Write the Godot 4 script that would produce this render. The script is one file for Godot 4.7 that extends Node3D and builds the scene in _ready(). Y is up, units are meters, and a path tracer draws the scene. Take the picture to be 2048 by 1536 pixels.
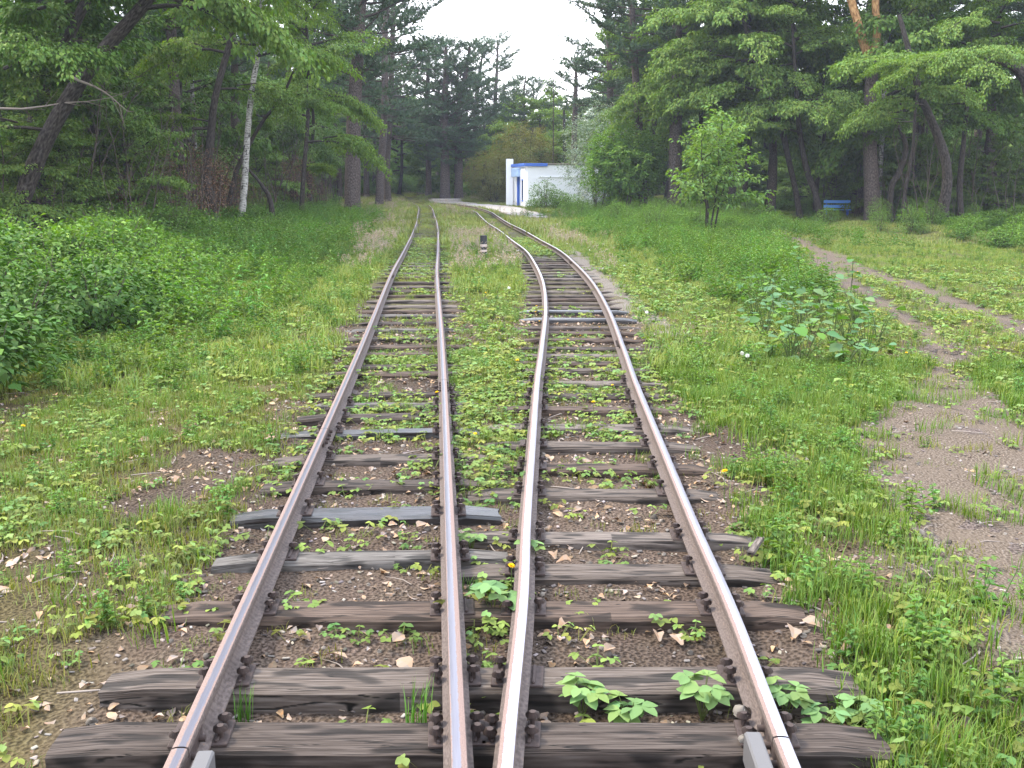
extends Node3D

# ---------------------------------------------------------------- mesh collector
class MB:
	var v := PackedVector3Array()
	var n := PackedVector3Array()
	var c := PackedColorArray()
	var t := PackedVector2Array()
	var ix := PackedInt32Array()

	func vert(p: Vector3, nn: Vector3, col: Color, uv: Vector2) -> int:
		v.append(p); n.append(nn); c.append(col); t.append(uv)
		return v.size() - 1

	# counter-clockwise seen from outside; written clockwise for Godot
	func face(a: int, b: int, d: int) -> void:
		ix.append(a); ix.append(d); ix.append(b)

	func tri(a: Vector3, b: Vector3, d: Vector3, col: Color) -> void:
		var nn := (b - a).cross(d - a).normalized()
		var i := vert(a, nn, col, Vector2(0, 0))
		vert(b, nn, col, Vector2(1, 0)); vert(d, nn, col, Vector2(0, 1))
		face(i, i + 1, i + 2)

	func quad(a: Vector3, b: Vector3, d: Vector3, e: Vector3, col: Color, uw := 1.0, vh := 1.0) -> void:
		var nn := (b - a).cross(e - a).normalized()
		var i := vert(a, nn, col, Vector2(0, 0))
		vert(b, nn, col, Vector2(uw, 0)); vert(d, nn, col, Vector2(uw, vh)); vert(e, nn, col, Vector2(0, vh))
		face(i, i + 1, i + 2); face(i, i + 2, i + 3)

	# a leaf folded along its midrib: four corners, two triangles
	func leaf(base: Vector3, dir: Vector3, up: Vector3, length: float, wid: float, col: Color, bend := 0.2, fold := 0.18) -> void:
		var side := dir.cross(up)
		if side.length_squared() < 1e-6:
			side = Vector3(1, 0, 0)
		side = side.normalized()
		var u := side.cross(dir).normalized()
		var mid := base + dir * length * 0.45
		var tip := base + dir * length - u * bend * length
		var lf := mid + side * (wid * -0.5) + u * fold * wid
		var rt := mid + side * (wid * 0.5) + u * fold * wid
		var i := vert(base, u, col, Vector2(0.5, 0))
		vert(rt, (u - side * 0.35).normalized(), col, Vector2(1, 0.5))
		vert(tip, (u + dir * bend).normalized(), col, Vector2(0.5, 1))
		vert(lf, (u + side * 0.35).normalized(), col, Vector2(0, 0.5))
		face(i, i + 1, i + 2); face(i, i + 2, i + 3)

	# a leaf with a rounder outline: eight corners
	func big_leaf(base: Vector3, dir: Vector3, up: Vector3, length: float, wid: float, col: Color, bend := 0.25, fold := 0.15) -> void:
		var side := dir.cross(up).normalized()
		var u := side.cross(dir).normalized()
		var i := vert(base, u, col, Vector2(0.5, 0))
		for k in 3:
			var s: float = [0.25, 0.55, 0.82][k]
			var w: float = [0.40, 0.5, 0.30][k] * wid
			var q := base + dir * length * s - u * bend * length * s * s
			vert(q - side * w + u * fold * w, (u + side * 0.3 + dir * bend * s).normalized(), col, Vector2(0.5 - w / wid, s))
			vert(q, (u + dir * bend * s).normalized(), col, Vector2(0.5, s))
			vert(q + side * w + u * fold * w, (u - side * 0.3 + dir * bend * s).normalized(), col, Vector2(0.5 + w / wid, s))
		var e := vert(base + dir * length - u * bend * length, (u + dir * bend).normalized(), col, Vector2(0.5, 1))
		face(i, i + 2, i + 1); face(i, i + 3, i + 2)
		for k in 2:
			var o := i + 1 + k * 3
			face(o, o + 4, o + 3); face(o, o + 1, o + 4)
			face(o + 1, o + 5, o + 4); face(o + 1, o + 2, o + 5)
		var o2 := i + 7
		face(o2, o2 + 1, e); face(o2 + 1, o2 + 2, e)

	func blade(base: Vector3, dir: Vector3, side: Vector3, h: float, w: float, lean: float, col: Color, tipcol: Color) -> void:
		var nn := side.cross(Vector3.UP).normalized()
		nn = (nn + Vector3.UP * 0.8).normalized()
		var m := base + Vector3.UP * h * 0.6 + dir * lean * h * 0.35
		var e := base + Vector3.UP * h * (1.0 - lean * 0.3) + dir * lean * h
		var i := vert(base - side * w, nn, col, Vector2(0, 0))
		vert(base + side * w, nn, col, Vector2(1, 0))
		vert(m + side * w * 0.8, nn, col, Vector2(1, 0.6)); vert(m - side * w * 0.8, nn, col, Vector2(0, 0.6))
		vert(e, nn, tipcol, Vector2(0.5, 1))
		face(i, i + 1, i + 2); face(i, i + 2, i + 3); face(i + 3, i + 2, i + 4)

	func tube(pts: Array, rad: Array, sides: int, col: Color, vscale := 1.0, capped := false) -> void:
		var along := 0.0
		var fr := Vector3(1, 0, 0)
		var first := v.size()
		for k in pts.size():
			var p: Vector3 = pts[k]
			var d: Vector3 = (pts[mini(k + 1, pts.size() - 1)] - pts[maxi(k - 1, 0)]).normalized()
			if k == 0:
				fr = d.cross(Vector3(0.3, 0.2, 1)).normalized()
			fr = (fr - d * fr.dot(d)).normalized()
			var f2 := d.cross(fr)
			if k > 0:
				along += p.distance_to(pts[k - 1])
			for s in sides + 1:
				var a := TAU * s / sides
				var o := fr * cos(a) + f2 * sin(a)
				var rr: float = rad[k]
				vert(p + o * rr, o, col, Vector2(float(s) / sides, along * vscale))
		for k in pts.size() - 1:
			for s in sides:
				var a := first + k * (sides + 1) + s
				face(a, a + 1, a + sides + 2); face(a, a + sides + 2, a + sides + 1)
		if capped:
			var top := first + (pts.size() - 1) * (sides + 1)
			var dd: Vector3 = (pts[-1] - pts[-2]).normalized()
			var m := vert(pts[-1], dd, col, Vector2(0.5, 0.5))
			for s in sides:
				var q := vert(v[top + s], dd, col, Vector2(0, 0))
				var q2 := vert(v[top + s + 1], dd, col, Vector2(1, 0))
				face(q, q2, m)

	# a box with chamfered edges
	func box(ctr: Vector3, size: Vector3, ch: float, basis := Basis(), col := Color.WHITE) -> void:
		var h := size * 0.5
		var e := minf(ch, minf(h.x, minf(h.y, h.z)) * 0.9)
		for axis in 3:
			for sg in [-1.0, 1.0]:
				var nn := Vector3.ZERO
				nn[axis] = sg
				var ua := (axis + 1) % 3
				var va := (axis + 2) % 3
				var q := []
				for k in [[-1, -1], [1, -1], [1, 1], [-1, 1]]:
					var p := Vector3.ZERO
					p[axis] = sg * h[axis]; p[ua] = k[0] * (h[ua] - e); p[va] = k[1] * (h[va] - e)
					q.append(ctr + basis * p)
				if sg > 0:
					quad(q[0], q[1], q[2], q[3], col, size[ua], size[va])
				else:
					quad(q[3], q[2], q[1], q[0], col, size[ua], size[va])
		if e <= 0.0:
			return
		for axis in 3:
			var ua := (axis + 1) % 3
			var va := (axis + 2) % 3
			for k in [[-1, -1], [1, -1], [1, 1], [-1, 1]]:
				var q := []
				for m in [[-1, 0], [1, 0], [1, 1], [-1, 1]]:
					var p := Vector3.ZERO
					p[axis] = m[0] * (h[axis] - e)
					p[ua] = k[0] * (h[ua] - (0.0 if m[1] == 0 else e))
					p[va] = k[1] * (h[va] - (e if m[1] == 0 else 0.0))
					q.append(ctr + basis * p)
				if k[0] * k[1] > 0:
					quad(q[0], q[1], q[2], q[3], col)
				else:
					quad(q[3], q[2], q[1], q[0], col)
		for sx in [-1, 1]:
			for sy in [-1, 1]:
				for sz in [-1, 1]:
					var a := ctr + basis * Vector3(sx * h.x, sy * (h.y - e), sz * (h.z - e))
					var b := ctr + basis * Vector3(sx * (h.x - e), sy * h.y, sz * (h.z - e))
					var d := ctr + basis * Vector3(sx * (h.x - e), sy * (h.y - e), sz * h.z)
					if sx * sy * sz > 0:
						tri(a, b, d, col)
					else:
						tri(a, d, b, col)


func commit(parts: Array, mats: Array) -> ArrayMesh:
	var am := ArrayMesh.new()
	for k in parts.size():
		var b: MB = parts[k]
		if b.ix.is_empty():
			continue
		var arr := []
		arr.resize(Mesh.ARRAY_MAX)
		arr[Mesh.ARRAY_VERTEX] = b.v; arr[Mesh.ARRAY_NORMAL] = b.n; arr[Mesh.ARRAY_COLOR] = b.c
		arr[Mesh.ARRAY_TEX_UV] = b.t; arr[Mesh.ARRAY_INDEX] = b.ix
		am.add_surface_from_arrays(Mesh.PRIMITIVE_TRIANGLES, arr)
		am.surface_set_material(am.get_surface_count() - 1, mats[k])
	return am


# ---------------------------------------------------------------- naming helpers
func numbered(called: String, parent: Node) -> String:
	if not parent.has_node(called):
		return called
	var k := 1
	while parent.has_node("%s_%03d" % [called, k]):
		k += 1
	return "%s_%03d" % [called, k]

var name_count := {}
func top_name(called: String) -> String:
	var k: int = name_count.get(called, 0)
	name_count[called] = k + 1
	return called if k == 0 else "%s_%03d" % [called, k]

func tag(o: Node, label: String, category: String, group := "", kind := "") -> void:
	if label: o.set_meta("label", label)
	if category: o.set_meta("category", category)
	if group: o.set_meta("group", group)
	if kind: o.set_meta("kind", kind)

func thing(called: String, label: String, category: String, at: Vector3, yaw := 0.0, group := "") -> Node3D:
	var o := Node3D.new()
	o.name = top_name(called)
	add_child(o)
	o.position = at
	o.rotation.y = yaw
	tag(o, label, category, group)
	return o

func part(called: String, mesh: Mesh, parent: Node, at := Vector3.ZERO, basis := Basis()) -> MeshInstance3D:
	var o := MeshInstance3D.new()
	o.mesh = mesh
	o.name = top_name(called) if parent == self else numbered(called, parent)
	o.transform = Transform3D(basis, at)
	parent.add_child(o)
	return o

func scatter(called: String, mesh: Mesh, xf: Array, cols: Array, label: String, parent: Node = self) -> void:
	if xf.is_empty():
		return
	var mm := MultiMesh.new()
	mm.transform_format = MultiMesh.TRANSFORM_3D
	mm.use_colors = cols.size() > 0
	mm.mesh = mesh
	mm.instance_count = xf.size()
	for i in xf.size():
		mm.set_instance_transform(i, xf[i])
		if cols.size() > 0:
			mm.set_instance_color(i, cols[i])
	var o := MultiMeshInstance3D.new()
	o.multimesh = mm
	o.name = top_name(called) if parent == self else numbered(called, parent)
	parent.add_child(o)
	tag(o, label, "", "", "stuff")

# ---------------------------------------------------------------- noise, terrain, tracks
var rng := RandomNumberGenerator.new()
var nz := FastNoiseLite.new()
var LC := [[-3.0, -0.145], [2.58, -0.56], [9.8, -1.10], [18.36, -1.78], [24.45, -2.20], [32.0, -2.74], [40.9, -3.43], [50.0, -4.22], [58.6, -4.95], [66.7, -5.72], [74.0, -6.6], [82.0, -7.9], [92.0, -10.0]]
var RC := [[-3.0, 0.16], [2.58, 0.39], [3.75, 0.452], [4.64, 0.478], [6.27, 0.542], [8.26, 0.622], [9.79, 0.70], [13.08, 0.85], [16.95, 0.925], [21.3, 0.855], [24.45, 0.735], [28.66, 0.41], [34.6, -0.03], [40.9, -0.58], [50.0, -1.2], [54.8, -1.52], [60.7, -2.15], [68.0, -3.15], [74.0, -4.55], [82.0, -7.2]]

func interp(tab: Array, d: float) -> float:
	var k := 0
	while k < tab.size() - 2 and d > tab[k + 1][0]:
		k += 1
	var x0: float = tab[k][0]; var x1: float = tab[k + 1][0]
	var y0: float = tab[k][1]; var y1: float = tab[k + 1][1]
	var s0: float = (y1 - y0) / (x1 - x0)
	var m0 := s0; var m1 := s0
	if k > 0:
		m0 = (y1 - float(tab[k - 1][1])) / (x1 - float(tab[k - 1][0]))
	if k < tab.size() - 2:
		m1 = (float(tab[k + 2][1]) - y0) / (float(tab[k + 2][0]) - x0)
	var h := x1 - x0
	var t := clampf((d - x0) / h, -0.5, 1.5)
	var t2 := t * t; var t3 := t2 * t
	return (2 * t3 - 3 * t2 + 1) * y0 + (t3 - 2 * t2 + t) * h * m0 + (-2 * t3 + 3 * t2) * y1 + (t3 - t2) * h * m1

func lc(d: float) -> float: return interp(LC, d)
func rc(d: float) -> float: return interp(RC, d)

func track_dist(x: float, d: float) -> float:
	return minf(absf(x - lc(d)), absf(x - rc(d)))

# how far (x, d) lies outside the nearest path rut; negative inside
var PATHS := [
	[[1.0, 2.75, 0.80], [3.9, 2.92, 1.0], [5.6, 3.08, 1.02], [7.4, 3.35, 0.92], [8.4, 3.75, 0.6], [10.8, 4.75, 0.10], [12.7, 5.27, 0.05], [15.5, 5.85, 0.05], [18.5, 6.3, 0.13], [21.4, 6.75, 0.19], [25.0, 7.6, 0.13], [27.5, 8.25, 0.06]],
	[[11.5, 1.95, 0.14], [14.4, 1.72, 0.26], [18.5, 1.66, 0.30], [25.5, 1.62, 0.27], [33.0, 1.6, 0.22], [40.0, 1.58, 0.24], [50.0, 1.5, 0.2]],
	[[9.5, 6.0, 0.08], [13.2, 6.71, 0.08], [17.7, 7.29, 0.13], [22.0, 7.6, 0.22], [27.0, 8.3, 0.22], [34.5, 9.45, 0.14], [40.0, 9.6, 0.06]],
]

func path_gap(x: float, d: float) -> float:
	var best := 99.0
	for pi in PATHS.size():
		var pth: Array = PATHS[pi]
		if d < pth[0][0] or d > pth[-1][0]:
			continue
		for k in pth.size() - 1:
			if d <= pth[k + 1][0]:
				var f: float = (d - pth[k][0]) / (pth[k + 1][0] - pth[k][0])
				best = minf(best, absf(x - lerpf(pth[k][1], pth[k + 1][1], f)) - lerpf(pth[k][2], pth[k + 1][2], f) + (0.31 if pi == 1 else 0.0))
				break
	return best

func hgt(x: float, d: float) -> float:
	var t := track_dist(x, d)
	var y := lerpf(lerpf(-0.05, 0.002, smoothstep(2.9, 3.9, d)), -0.10, smoothstep(1.15, 2.6, t))
	y += (0.022 + 0.022 * smoothstep(0.5, 0.75, t)) * nz.get_noise_2d(x * 85.0 + 40.0, d * 85.0) + 0.02 * smoothstep(0.5, 0.8, t) * (1.0 - smoothstep(1.1, 1.6, t)) * smoothstep(4.4, 5.4, d)
	y += 0.55 * smoothstep(80.0, 98.0, d)
	y += nz.get_noise_2d(x * 9.0, d * 9.0) * 0.10 * smoothstep(1.4, 4.0, t) * (1.0 + smoothstep(8.0, 14.0, absf(x)) * 1.5)
	y += nz.get_noise_2d(x * 55.0 + 300.0, d * 55.0) * 0.018
	return y

func at(x: float, d: float, up := 0.0) -> Vector3:
	return Vector3(x, hgt(x, d) + up, -d)

# ---------------------------------------------------------------- textures and materials
func noise_image(w: int, h: int, fx: float, fy: float, octaves: int, sd: int, f: Callable) -> Image:
	var fn := FastNoiseLite.new()
	fn.seed = sd
	fn.frequency = 1.0
	fn.fractal_octaves = octaves
	# seamless: walk round two circles would cost 4D noise; blend the far edge into the near one instead
	var data := PackedByteArray()
	data.resize(w * h * 3)
	for j in h:
		for i in w:
			var u := float(i) / w; var v := float(j) / h
			var bx := smoothstep(0.85, 1.0, u); var by := smoothstep(0.85, 1.0, v)
			var a := fn.get_noise_2d(u * fx, v * fy)
			if bx > 0.0: a = lerpf(a, fn.get_noise_2d((u - 1.0) * fx, v * fy), bx)
			if by > 0.0:
				var b := fn.get_noise_2d(u * fx, (v - 1.0) * fy)
				if bx > 0.0: b = lerpf(b, fn.get_noise_2d((u - 1.0) * fx, (v - 1.0) * fy), bx)
				a = lerpf(a, b, by)
			var col: Color = f.call(a, u, v)
			var o := (j * w + i) * 3
			data[o] = clampi(int(col.r * 255.0), 0, 255); data[o + 1] = clampi(int(col.g * 255.0), 0, 255); data[o + 2] = clampi(int(col.b * 255.0), 0, 255)
	return Image.create_from_data(w, h, false, Image.FORMAT_RGB8, data)

func ramp(a: float, stops: Array) -> Color:
	var t := clampf(a * 0.5 + 0.5, 0.0, 1.0)
	for k in stops.size() - 1:
		if t <= stops[k + 1][0]:
			return stops[k][1].lerp(stops[k + 1][1], clampf((t - stops[k][0]) / (stops[k + 1][0] - stops[k][0]), 0, 1))
	return stops[-1][1]

func lin(r: float, g: float, b: float) -> Color:
	return Color(r, g, b).linear_to_srgb()

func plain(col: Color, rough := 0.8, spec := 0.4, metal := 0.0) -> StandardMaterial3D:
	var m := StandardMaterial3D.new()
	m.albedo_color = col
	m.roughness = rough
	m.metallic_specular = spec
	m.metallic = metal
	return m

func leaf_mat(tint: Color, back: Color, rough := 0.5) -> StandardMaterial3D:
	var m := plain(tint, rough + 0.08, 0.22)
	m.vertex_color_use_as_albedo = true
	m.backlight_enabled = true
	m.backlight = back
	return m

var M := {}
func tex(im: Image) -> ImageTexture:
	return ImageTexture.create_from_image(im)

func make_materials() -> void:
	# foliage: vertex colours hold leaf colours (linear), plus lit tops painted on shrubs
	M.leaf = leaf_mat(Color(1, 1, 1), Color(0.80, 0.86, 0.36))
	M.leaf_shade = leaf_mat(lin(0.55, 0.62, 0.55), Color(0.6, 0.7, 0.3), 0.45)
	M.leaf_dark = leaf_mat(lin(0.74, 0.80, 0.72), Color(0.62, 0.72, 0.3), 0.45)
	M.leaf_light = leaf_mat(lin(1.0, 1.0, 0.85), Color(0.9, 0.95, 0.4))
	M.leaf_olive = leaf_mat(lin(1.0, 0.98, 0.72), Color(0.8, 0.75, 0.35))
	M.leaf_silver = leaf_mat(lin(1.0, 1.0, 1.0), Color(0.5, 0.56, 0.4), 0.42)
	M.needle = leaf_mat(Color(1, 1, 1), Color(0.25, 0.32, 0.16), 0.55)
	M.grass = leaf_mat(Color(1, 1, 1), Color(0.7, 0.78, 0.3), 0.55)
	M.dry = leaf_mat(Color(1, 1, 1), Color(0.4, 0.3, 0.16), 0.75)
	M.petal = leaf_mat(Color(1, 1, 1), Color(0.5, 0.45, 0.3), 0.7)
	M.twig = plain(lin(0.075, 0.06, 0.05), 0.9, 0.2)
	M.dead_twig = plain(lin(0.21, 0.175, 0.15), 0.9, 0.2)
	# bark
	var dark_bark := noise_image(128, 512, 16.0, 14.0, 4, 11, func(a, u, v): return ramp(a, [[0.25, lin(0.014, 0.011, 0.009)], [0.5, lin(0.040, 0.033, 0.029)], [0.75, lin(0.075, 0.064, 0.056)]]))
	M.bark = plain(Color.WHITE, 0.92, 0.25)
	M.bark.albedo_texture = tex(dark_bark)
	M.bark.heightmap_enabled = true; M.bark.heightmap_texture = M.bark.albedo_texture; M.bark.heightmap_scale = 2.5
	var pine_bark := noise_image(256, 512, 26.0, 22.0, 5, 17, func(a, u, v): return ramp(a, [[0.22, lin(0.035, 0.027, 0.024)], [0.46, lin(0.072, 0.056, 0.050)], [0.62, lin(0.105, 0.083, 0.074)], [0.85, lin(0.145, 0.117, 0.104)]]))
	M.pine_bark = plain(Color.WHITE, 0.92, 0.25)
	M.pine_bark.albedo_texture = tex(pine_bark)
	M.pine_bark.heightmap_enabled = true; M.pine_bark.heightmap_texture = M.pine_bark.albedo_texture; M.pine_bark.heightmap_scale = 3.5
	var orange_bark := noise_image(128, 256, 8.0, 9.0, 4, 19, func(a, u, v): return ramp(a, [[0.25, lin(0.16, 0.08, 0.035)], [0.5, lin(0.33, 0.18, 0.075)], [0.75, lin(0.44, 0.27, 0.13)]]))
	M.orange_bark = plain(Color.WHITE, 0.85, 0.25)
	M.orange_bark.albedo_texture = tex(orange_bark)
	var marks := FastNoiseLite.new()
	marks.seed = 5; marks.frequency = 1.0
	var birch_bark := noise_image(128, 512, 3.0, 60.0, 3, 23, func(a, u, v):
		var blotch: float = marks.get_noise_2d(cos(u * TAU) * 0.9 + 7.0, v * 9.0 + sin(u * TAU) * 0.9)
		if blotch > 0.34: return lin(0.03, 0.028, 0.026)
		return ramp(a - maxf(0.0, blotch) * 0.5, [[0.22, lin(0.06, 0.055, 0.05)], [0.34, lin(0.20, 0.185, 0.17)], [0.6, lin(0.36, 0.345, 0.32)]]))
	M.birch = plain(Color.WHITE, 0.7, 0.35)
	M.birch.albedo_texture = tex(birch_bark)
	# weathered timber: streaks along u
	var split := FastNoiseLite.new()
	split.seed = 33; split.frequency = 1.0; split.fractal_octaves = 2
	var wood_cuts := [[[0.2, lin(0.020, 0.015, 0.013)], [0.40, lin(0.060, 0.046, 0.037)], [0.6, lin(0.092, 0.073, 0.061)], [0.85, lin(0.145, 0.122, 0.106)]],
		[[0.2, lin(0.03, 0.026, 0.023)], [0.40, lin(0.072, 0.063, 0.056)], [0.6, lin(0.104, 0.093, 0.084)], [0.85, lin(0.16, 0.147, 0.134)]]]
	var wood_mats := []
	for k in 2:
		var im := noise_image(512, 256, [5.0, 8.0][k], [46.0, 34.0][k], 5, 31 + k * 4, func(a, u, v):
			var c := ramp(a, wood_cuts[k])
			var blot: float = split.get_noise_2d(u * 5.0 + 40.0, v * 4.0 + k * 9.0)
			c = c.lerp(c * 0.55, smoothstep(0.1, 0.45, blot))
			var crack := absf(split.get_noise_2d(u * 2.2 + k * 30.0, v * 13.0))
			var open: float = smoothstep(-0.05, 0.25, split.get_noise_2d(u * 4.0 + 90.0, v * 9.0 + k * 20.0))
			return c.lerp(lin(0.006, 0.005, 0.004), open * (1.0 - smoothstep(0.012, 0.045, crack))))
		var m := plain(Color.WHITE, 0.85, 0.3)
		m.albedo_texture = tex(im)
		m.heightmap_enabled = true; m.heightmap_texture = m.albedo_texture; m.heightmap_scale = 0.9
		wood_mats.append(m)
	M.wood = wood_mats[0]
	M.wood_grey = wood_mats[1]
	M.wood_dark = M.wood.duplicate()
	M.wood_dark.albedo_color = lin(0.62, 0.60, 0.60)
	M.wood_warm = M.wood.duplicate()
	M.wood_warm.albedo_color = lin(0.86, 0.76, 0.70)
	M.wood_pale = M.wood_grey.duplicate()
	M.wood_pale.albedo_color = lin(1.15, 1.05, 1.0)
	M.tarred = M.wood.duplicate()
	M.tarred.albedo_color = lin(0.24, 0.24, 0.29)
	M.tarred.roughness = 0.38; M.tarred.metallic_specular = 0.6
	# rails
	var edge := FastNoiseLite.new()
	edge.seed = 77; edge.frequency = 1.0; edge.fractal_octaves = 4
	var rail_kinds := [["rail_bright", 0.30, 1.01, 0.34, 0.80], ["rail_mid", 0.12, 0.60, 0.38, 0.60], ["rail_dull", 0.40, 0.82, 0.42, 0.52]]
	for rk in rail_kinds:
		var albedo := Image.create(64, 1024, false, Image.FORMAT_RGB8)
		var orm := Image.create(64, 1024, false, Image.FORMAT_RGB8)
		for j in 1024:
			var v := float(j) / 1024.0
			var w0: float = rk[1] + edge.get_noise_2d(cos(v * TAU) * 6.0, sin(v * TAU) * 6.0) * 0.05 + edge.get_noise_2d(cos(v * TAU) * 40.0, sin(v * TAU) * 40.0 + 30.0) * 0.035
			var w1: float = rk[2] + edge.get_noise_2d(cos(v * TAU) * 7.0 + 50.0, sin(v * TAU) * 7.0) * 0.05 + edge.get_noise_2d(cos(v * TAU) * 44.0 + 90.0, sin(v * TAU) * 44.0) * 0.05
			for i in 64:
				var u := (i + 0.5) / 64.0
				var g: float = edge.get_noise_2d(u * 9.0, v * 170.0)
				var streak: float = edge.get_noise_2d(u * 26.0 + 200.0, v * 5.0)
				var s := smoothstep(w0 - 0.02, w0 + 0.02, u) * (1.0 - smoothstep(w1 - 0.02, w1 + 0.02, u))
				var rust := lin(0.115, 0.072, 0.058).lerp(lin(0.19, 0.13, 0.11), clampf(g + 0.5, 0, 1))
				var steel := lin(0.50, 0.465, 0.53).lerp(lin(0.66, 0.62, 0.68), clampf(streak + 0.5, 0, 1)) * Color(rk[4], rk[4], rk[4])
				albedo.set_pixel(i, j, rust.lerp(steel, s))
				orm.set_pixel(i, j, Color(1.0, lerpf(0.72 + g * 0.2, rk[3] + streak * 0.10, s), lerpf(0.15, 0.95, s)))
		var m := ORMMaterial3D.new()
		m.albedo_texture = tex(albedo)
		m.orm_texture = tex(orm)
		M[rk[0]] = m
	var rust_im := noise_image(256, 256, 30.0, 30.0, 4, 41, func(a, u, v): return ramp(a, [[0.2, lin(0.06, 0.044, 0.038)], [0.5, lin(0.095, 0.073, 0.064)], [0.74, lin(0.125, 0.097, 0.085)], [0.86, lin(0.16, 0.085, 0.05)]]))
	M.rust = plain(Color.WHITE, 0.8, 0.35, 0.1)
	M.rust.albedo_texture = tex(rust_im)
	M.rust_dark = plain(lin(0.5, 0.45, 0.45), 0.75, 0.4, 0.2)
	M.rust_dark.albedo_texture = M.rust.albedo_texture
	M.grey_steel = plain(lin(0.085, 0.08, 0.08), 0.6, 0.4, 0.0)
	# ground
	var soil := noise_image(512, 512, 64.0, 64.0, 5, 51, func(a, u, v): return ramp(a, [[0.2, Color(0.42, 0.40, 0.38)], [0.5, Color(0.78, 0.75, 0.72)], [0.8, Color(1, 0.98, 0.95)]]))
	M.ground = plain(Color.WHITE, 0.95, 0.2)
	M.ground.vertex_color_use_as_albedo = true
	M.ground.albedo_texture = tex(soil)
	M.ground.uv1_triplanar = true; M.ground.uv1_world_triplanar = true; M.ground.uv1_scale = Vector3(0.7, 0.7, 0.7)
	M.ground.heightmap_enabled = true; M.ground.heightmap_texture = M.ground.albedo_texture; M.ground.heightmap_scale = 2.4
	var dirt := noise_image(512, 512, 60.0, 60.0, 4, 57, func(a, u, v): return ramp(a, [[0.22, lin(0.038, 0.028, 0.021)], [0.5, lin(0.094, 0.072, 0.054)], [0.68, lin(0.125, 0.098, 0.077)], [0.82, lin(0.23, 0.195, 0.16)]]))
	M.dirt = plain(Color.WHITE, 0.95, 0.2)
	M.dirt.albedo_texture = tex(dirt)
	M.dirt.uv1_triplanar = true; M.dirt.uv1_world_triplanar = true; M.dirt.uv1_scale = Vector3(0.8, 0.8, 0.8)
	M.dirt.heightmap_enabled = true; M.dirt.heightmap_texture = M.dirt.albedo_texture; M.dirt.heightmap_scale = 3.0
	M.dirt_pale = M.dirt.duplicate()
	M.dirt_pale.albedo_texture = tex(noise_image(512, 512, 60.0, 60.0, 4, 58, func(a, u, v): return ramp(a, [[0.22, lin(0.06, 0.05, 0.042)], [0.5, lin(0.125, 0.108, 0.09)], [0.8, lin(0.20, 0.175, 0.15)]])))
	var conc := noise_image(256, 256, 14.0, 14.0, 5, 61, func(a, u, v): return ramp(a, [[0.2, lin(0.17, 0.15, 0.135)], [0.5, lin(0.27, 0.245, 0.225)], [0.8, lin(0.34, 0.315, 0.29)]]))
	M.concrete = plain(Color.WHITE, 0.9, 0.3)
	M.concrete.albedo_texture = tex(conc)
	M.concrete.uv1_triplanar = true; M.concrete.uv1_world_triplanar = true; M.concrete.uv1_scale = Vector3(0.5, 0.5, 0.5)
	# whitewashed wall
	var wash := noise_image(256, 256, 7.0, 9.0, 5, 71, func(a, u, v): return ramp(a, [[0.15, lin(0.80, 0.80, 0.82)], [0.5, lin(0.82, 0.82, 0.83)], [0.8, lin(0.83, 0.83, 0.84)]]))
	M.white = plain(Color.WHITE, 0.85, 0.3)
	M.white.albedo_texture = tex(wash)
	M.white.uv1_triplanar = true; M.white.uv1_world_triplanar = true; M.white.uv1_scale = Vector3(0.35, 0.35, 0.35)
	M.blue = plain(lin(0.06, 0.15, 0.52), 0.55)
	M.blue_pale = plain(lin(0.36, 0.50, 0.74), 0.55)
	M.blue_bench = plain(lin(0.12, 0.34, 0.78), 0.5)
	M.roof_felt = plain(lin(0.16, 0.14, 0.11), 0.95)
	M.window_dark = plain(lin(0.05, 0.08, 0.22), 0.15, 0.6)
	M.black_paint = plain(lin(0.018, 0.018, 0.02), 0.6)
	M.pale_paint = plain(lin(0.42, 0.34, 0.30), 0.8)
	M.stone = plain(lin(0.19, 0.165, 0.14), 0.9)
	M.stone.vertex_color_use_as_albedo = true

# ---------------------------------------------------------------- vegetation builders
func jit(a: float) -> float: return rng.randf_range(-a, a)

func hue(base: Color, va := 0.25) -> Color:
	var k := 1.0 + jit(va)
	var w := jit(0.14)
	return Color(base.r * k * (1.0 + w), base.g * k, base.b * k * (1.0 - w))

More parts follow.
